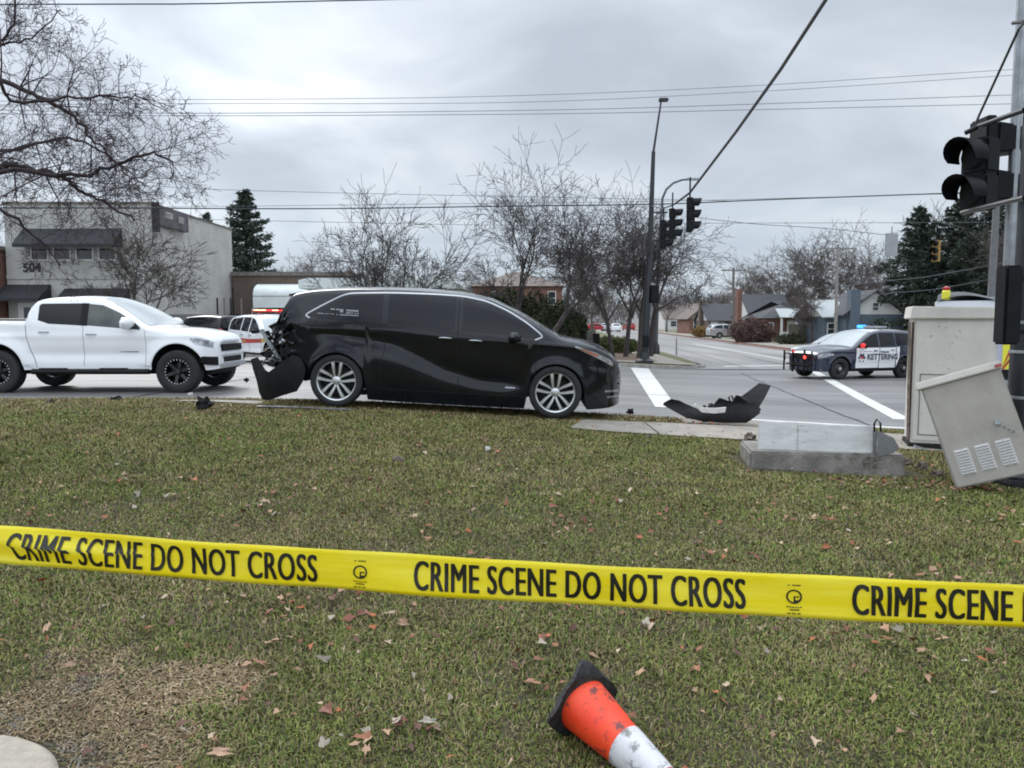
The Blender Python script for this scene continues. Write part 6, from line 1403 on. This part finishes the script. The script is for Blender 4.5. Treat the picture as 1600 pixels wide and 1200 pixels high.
# spruces
def spruce(name, label, x, D, hgt, wd, seed, n=9000, m='needle', group=None, gap=0):
    r_ = np.random.default_rng(seed); pr = random.Random(seed); t = thing(name, label, 'spruce', (x, D, h(x, D)-.05), 0, group)
    A = Twigs(); A.tube([(0, 0, 0), (0, 0, hgt*.5), (0, 0, hgt*.97)], [hgt*.02, hgt*.012, .01], 7); 
    nb = int(hgt*9); tri = []
    for k in range(nb):
        q = (k/nb)**.9; z = hgt*(.06+.93*q); L = wd*(1-q)**.78*pr.uniform(.62, 1.12)+.10; a = k*2.39+pr.uniform(-.3, .3); dr = -.22*(1-q)+pr.uniform(-.08, .05)+.25*q
        e_ = np.array([math.cos(a), math.sin(a), 0.]); pts = [(0, 0, z), tuple(e_*L*.5+np.array([0, 0, z+dr*L*.5])), tuple(e_*L+np.array([0, 0, z+dr*L+.10*L]))]
        if k % 2 == 0: A.tube(pts, [.03, .02, .008], 3)
        m_ = max(8, int(n/nb*(.4+1.4*(1-q)))); u = r_.random(m_)**.75; c = np.outer(u*L, e_); c[:, 2] = z+dr*u*L+.10*L*u*u
        sw_ = .26*L*(1-u*.75); sd_ = np.array([-e_[1], e_[0], 0]); c += np.outer(r_.normal(0, 1, m_)*sw_*.5, sd_); c[:, 2] += r_.normal(-.05, .07, m_)*(1+L*.25)
        tri.append(c)
    c = np.concatenate(tri); N_ = len(c); s_ = .10+.16*r_.random(N_); s_ *= hgt/12*1.0+.2
    v1 = r_.normal(0, 1, (N_, 3)); v1[:, 2] = v1[:, 2]*.4-.35; v1 /= np.linalg.norm(v1, axis=1)[:, None]; v2 = np.cross(v1, r_.normal(0, 1, (N_, 3))); v2 /= np.linalg.norm(v2, axis=1)[:, None]
    co = np.stack([c-v2*s_[:, None]*.28, c+v2*s_[:, None]*.28, c+v1*s_[:, None]*1.35], 1).reshape(-1, 3)
    A.build('trunk', M['bark_dark'], t); o = raw_mesh('crown', co, np.arange(N_*3), np.full(N_, 3), M[m]); o.parent = t; return t
spruce('spruce_tree', 'large dark spruce right of the pale building', at(388, 500, 68).x, 68, 13.0, 5.4, 1, 20000)
spruce('spruce_tree', 'small spruce tip showing over the pale building parapet', at(328, 500, 72).x, 72, 11.6, 4.0, 2, 9000)
spruce('spruce_tree', 'tiny dark spruce over the low brown shop', at(498, 500, 75).x, 75, 5.6, 1.2, 3, 3500)
spruce('spruce_tree', 'second tiny dark spruce beside the first over the low brown shop', at(484, 500, 78).x, 78, 5.0, .9, 13, 2500)
spruce('spruce_tree', 'dark spruce right of the hanging grey sign', at(1432, 500, 62).x, 62, 11.2, 5.2, 4, 20000, group=None)
spruce('spruce_tree', 'broad dark spruce behind the hanging yellow traffic light', at(1493, 500, 60).x, 60, 11.4, 5.6, 5, 22000)
spruce('spruce_tree', 'dark spruce behind the thick pale utility pole', at(1545, 500, 64).x, 64, 11.8, 5.6, 6, 18000)

# broad leaf clumps: evergreen shrubs, hedge, russet bush
def clump(name, label, cat, centres, m, seed, n, leaf, group=None, parts=None, z0=0):
    """leaf-sized faces through a bumpy volume. centres: (x, y, z, rx, ry, rz) in world"""
    r_ = np.random.default_rng(seed); x0, y0 = centres[0][0], centres[0][1]; zg = h(x0, y0); t = thing(name, label, cat, (x0, y0, zg), 0, group); C_ = []
    vol = np.array([c[3]*c[4]*c[5] for c in centres]); cnt = (n*vol/vol.sum()).astype(int)
    for (cx, cy, cz, rx, ry, rz), k in zip(centres, cnt):
        d = r_.normal(0, 1, (k, 3)); d /= np.linalg.norm(d, axis=1)[:, None]; rad = r_.random(k)**.28
        bump = 1+.16*np.sin(5*d[:, 0]+seed)*np.cos(4*d[:, 2]+seed)+.12*np.sin(11*d[:, 0]+7*d[:, 2])
        p = d*rad[:, None]*bump[:, None]*np.array([rx, ry, rz])+np.array([cx-x0, cy-y0, cz]); C_.append(p[p[:, 2] > 0])
    c = np.concatenate(C_); N_ = len(c); s_ = leaf*(.6+.9*r_.random(N_)); v1 = r_.normal(0, 1, (N_, 3)); v1 /= np.linalg.norm(v1, axis=1)[:, None]; v2 = np.cross(v1, r_.normal(0, 1, (N_, 3))); v2 /= np.linalg.norm(v2, axis=1)[:, None]
    co = np.stack([c-v2*s_[:, None]*.4, c+v2*s_[:, None]*.4, c+v1*s_[:, None]*1.3], 1).reshape(-1, 3)
    A = Twigs()
    for k in range(6): a = k*1.05; A.tube([(0, 0, 0), (centres[0][3]*.3*math.cos(a), .2*math.sin(a), centres[0][5]*.7), (centres[0][3]*.5*math.cos(a), .3*math.sin(a), centres[0][5]*1.1)], [.04, .03, .012], 4)
    A.build('stems', M['bark_dark'], t); o = raw_mesh('foliage', co, np.arange(N_*3), np.full(N_, 3), M[m]); o.parent = t; return t
for k, (px, D, w_x, hh_, lab) in enumerate(((712, 44, 1.2, 2.0, 'dark evergreen shrub at the left end over the canopy gable'), (745, 43, 1.4, 2.4, 'second dark evergreen shrub in front of the brick house'), (785, 42, 1.7, 2.7, 'dark evergreen shrub under the tall bare tree'), (828, 42, 1.7, 2.6, 'dark evergreen shrub behind the leaning tree foot'), (868, 41, 1.5, 2.2, 'dark evergreen shrub at the right end of the evergreens above the name board'), (893, 43, .9, 1.7, 'small dark evergreen shrub left of the black post'))):
    x = at(px, 500, D).x; clump('evergreen_shrub', lab, 'shrub', [(x, D, hh_*.48, w_x, 1.2, hh_*.62), (x+.4, D, hh_*.9, w_x*.55, .8, hh_*.4), (x-.5, D+.2, hh_*.75, w_x*.5, .8, hh_*.45)], 'needle2', 50+k, 9000, .10)
x = at(955, 540, 46).x
clump('clipped_hedge', 'clipped green hedge with yellowish top at the far corner', 'hedge', [(x, 46, .45, .75, .5, .55), (x+.7, 46, .45, .7, .5, .52), (x-.4, 46.1, .45, .6, .5, .5), (x+1.3, 46, .4, .5, .5, .42)], 'hedge', 70, 9000, .07)
x = at(1172, 510, 72).x; clump('russet_bush', 'large rounded russet bush left of the red brick house', 'bush', [(x, 72, 1.0, 2.0, 1.5, 1.25), (x+1.2, 72, .9, 1.2, 1.2, 1.0)], 'redbush', 71, 8000, .13)
x = at(1098, 510, 95).x; clump('golden_bush', 'small golden bush in front of the farther brick house', 'bush', [(x, 95, .6, 1.3, 1, .7)], 'yellowbush', 72, 2500, .14)
x = at(1238, 515, 66).x; clump('low_shrub', 'low dark shrub below the porch of the red brick house', 'bush', [(x, 66, .4, 1.4, .8, .5)], 'needle2', 73, 2500, .10)
x = at(1115, 510, 96).x; clump('low_shrub', 'low dark shrub in front of the long grey roofed house', 'bush', [(x+1.4, 96, .5, 1.3, .8, .6)], 'needle2', 74, 2000, .12)
# wooden fence right of the brick house, hazy scrub along the skyline
b = MB()
for k in range(26): b.bbox((k*.16, 0, 0), (k*.16+.14, .03, 1.7+.02*(k % 3)))
o = b.build('board_fence', mat('olive_fence', (.14, .125, .085), .85, var=.3, vs=3)); q = at(1232, 515, 68); o.location = (q.x, 68, h(q.x, 68)); tag(o, 'olive brown board fence right of the porch house', 'fence')
r_ = np.random.default_rng(91); N_ = 60000; ang = r_.uniform(-.95, .95, N_); D_ = r_.uniform(200, 330, N_); X_ = np.tan(ang)*D_; top = 5.5+4.5*noise2(X_, D_*0, .02, 31)+2.0*noise2(X_, D_*0, .11, 32)
z_ = r_.random(N_)**.8*top; s_ = .25+.5*r_.random(N_); c = np.stack([X_, D_, z_-.5], 1); v1 = np.stack([r_.normal(0, .5, N_), r_.normal(0, .3, N_), .8+r_.random(N_)*1.4], 1)*s_[:, None]*2; 
co = np.stack([c-np.array([.09, 0, 0]), c+np.array([.09, 0, 0]), c+v1], 1).reshape(-1, 3)
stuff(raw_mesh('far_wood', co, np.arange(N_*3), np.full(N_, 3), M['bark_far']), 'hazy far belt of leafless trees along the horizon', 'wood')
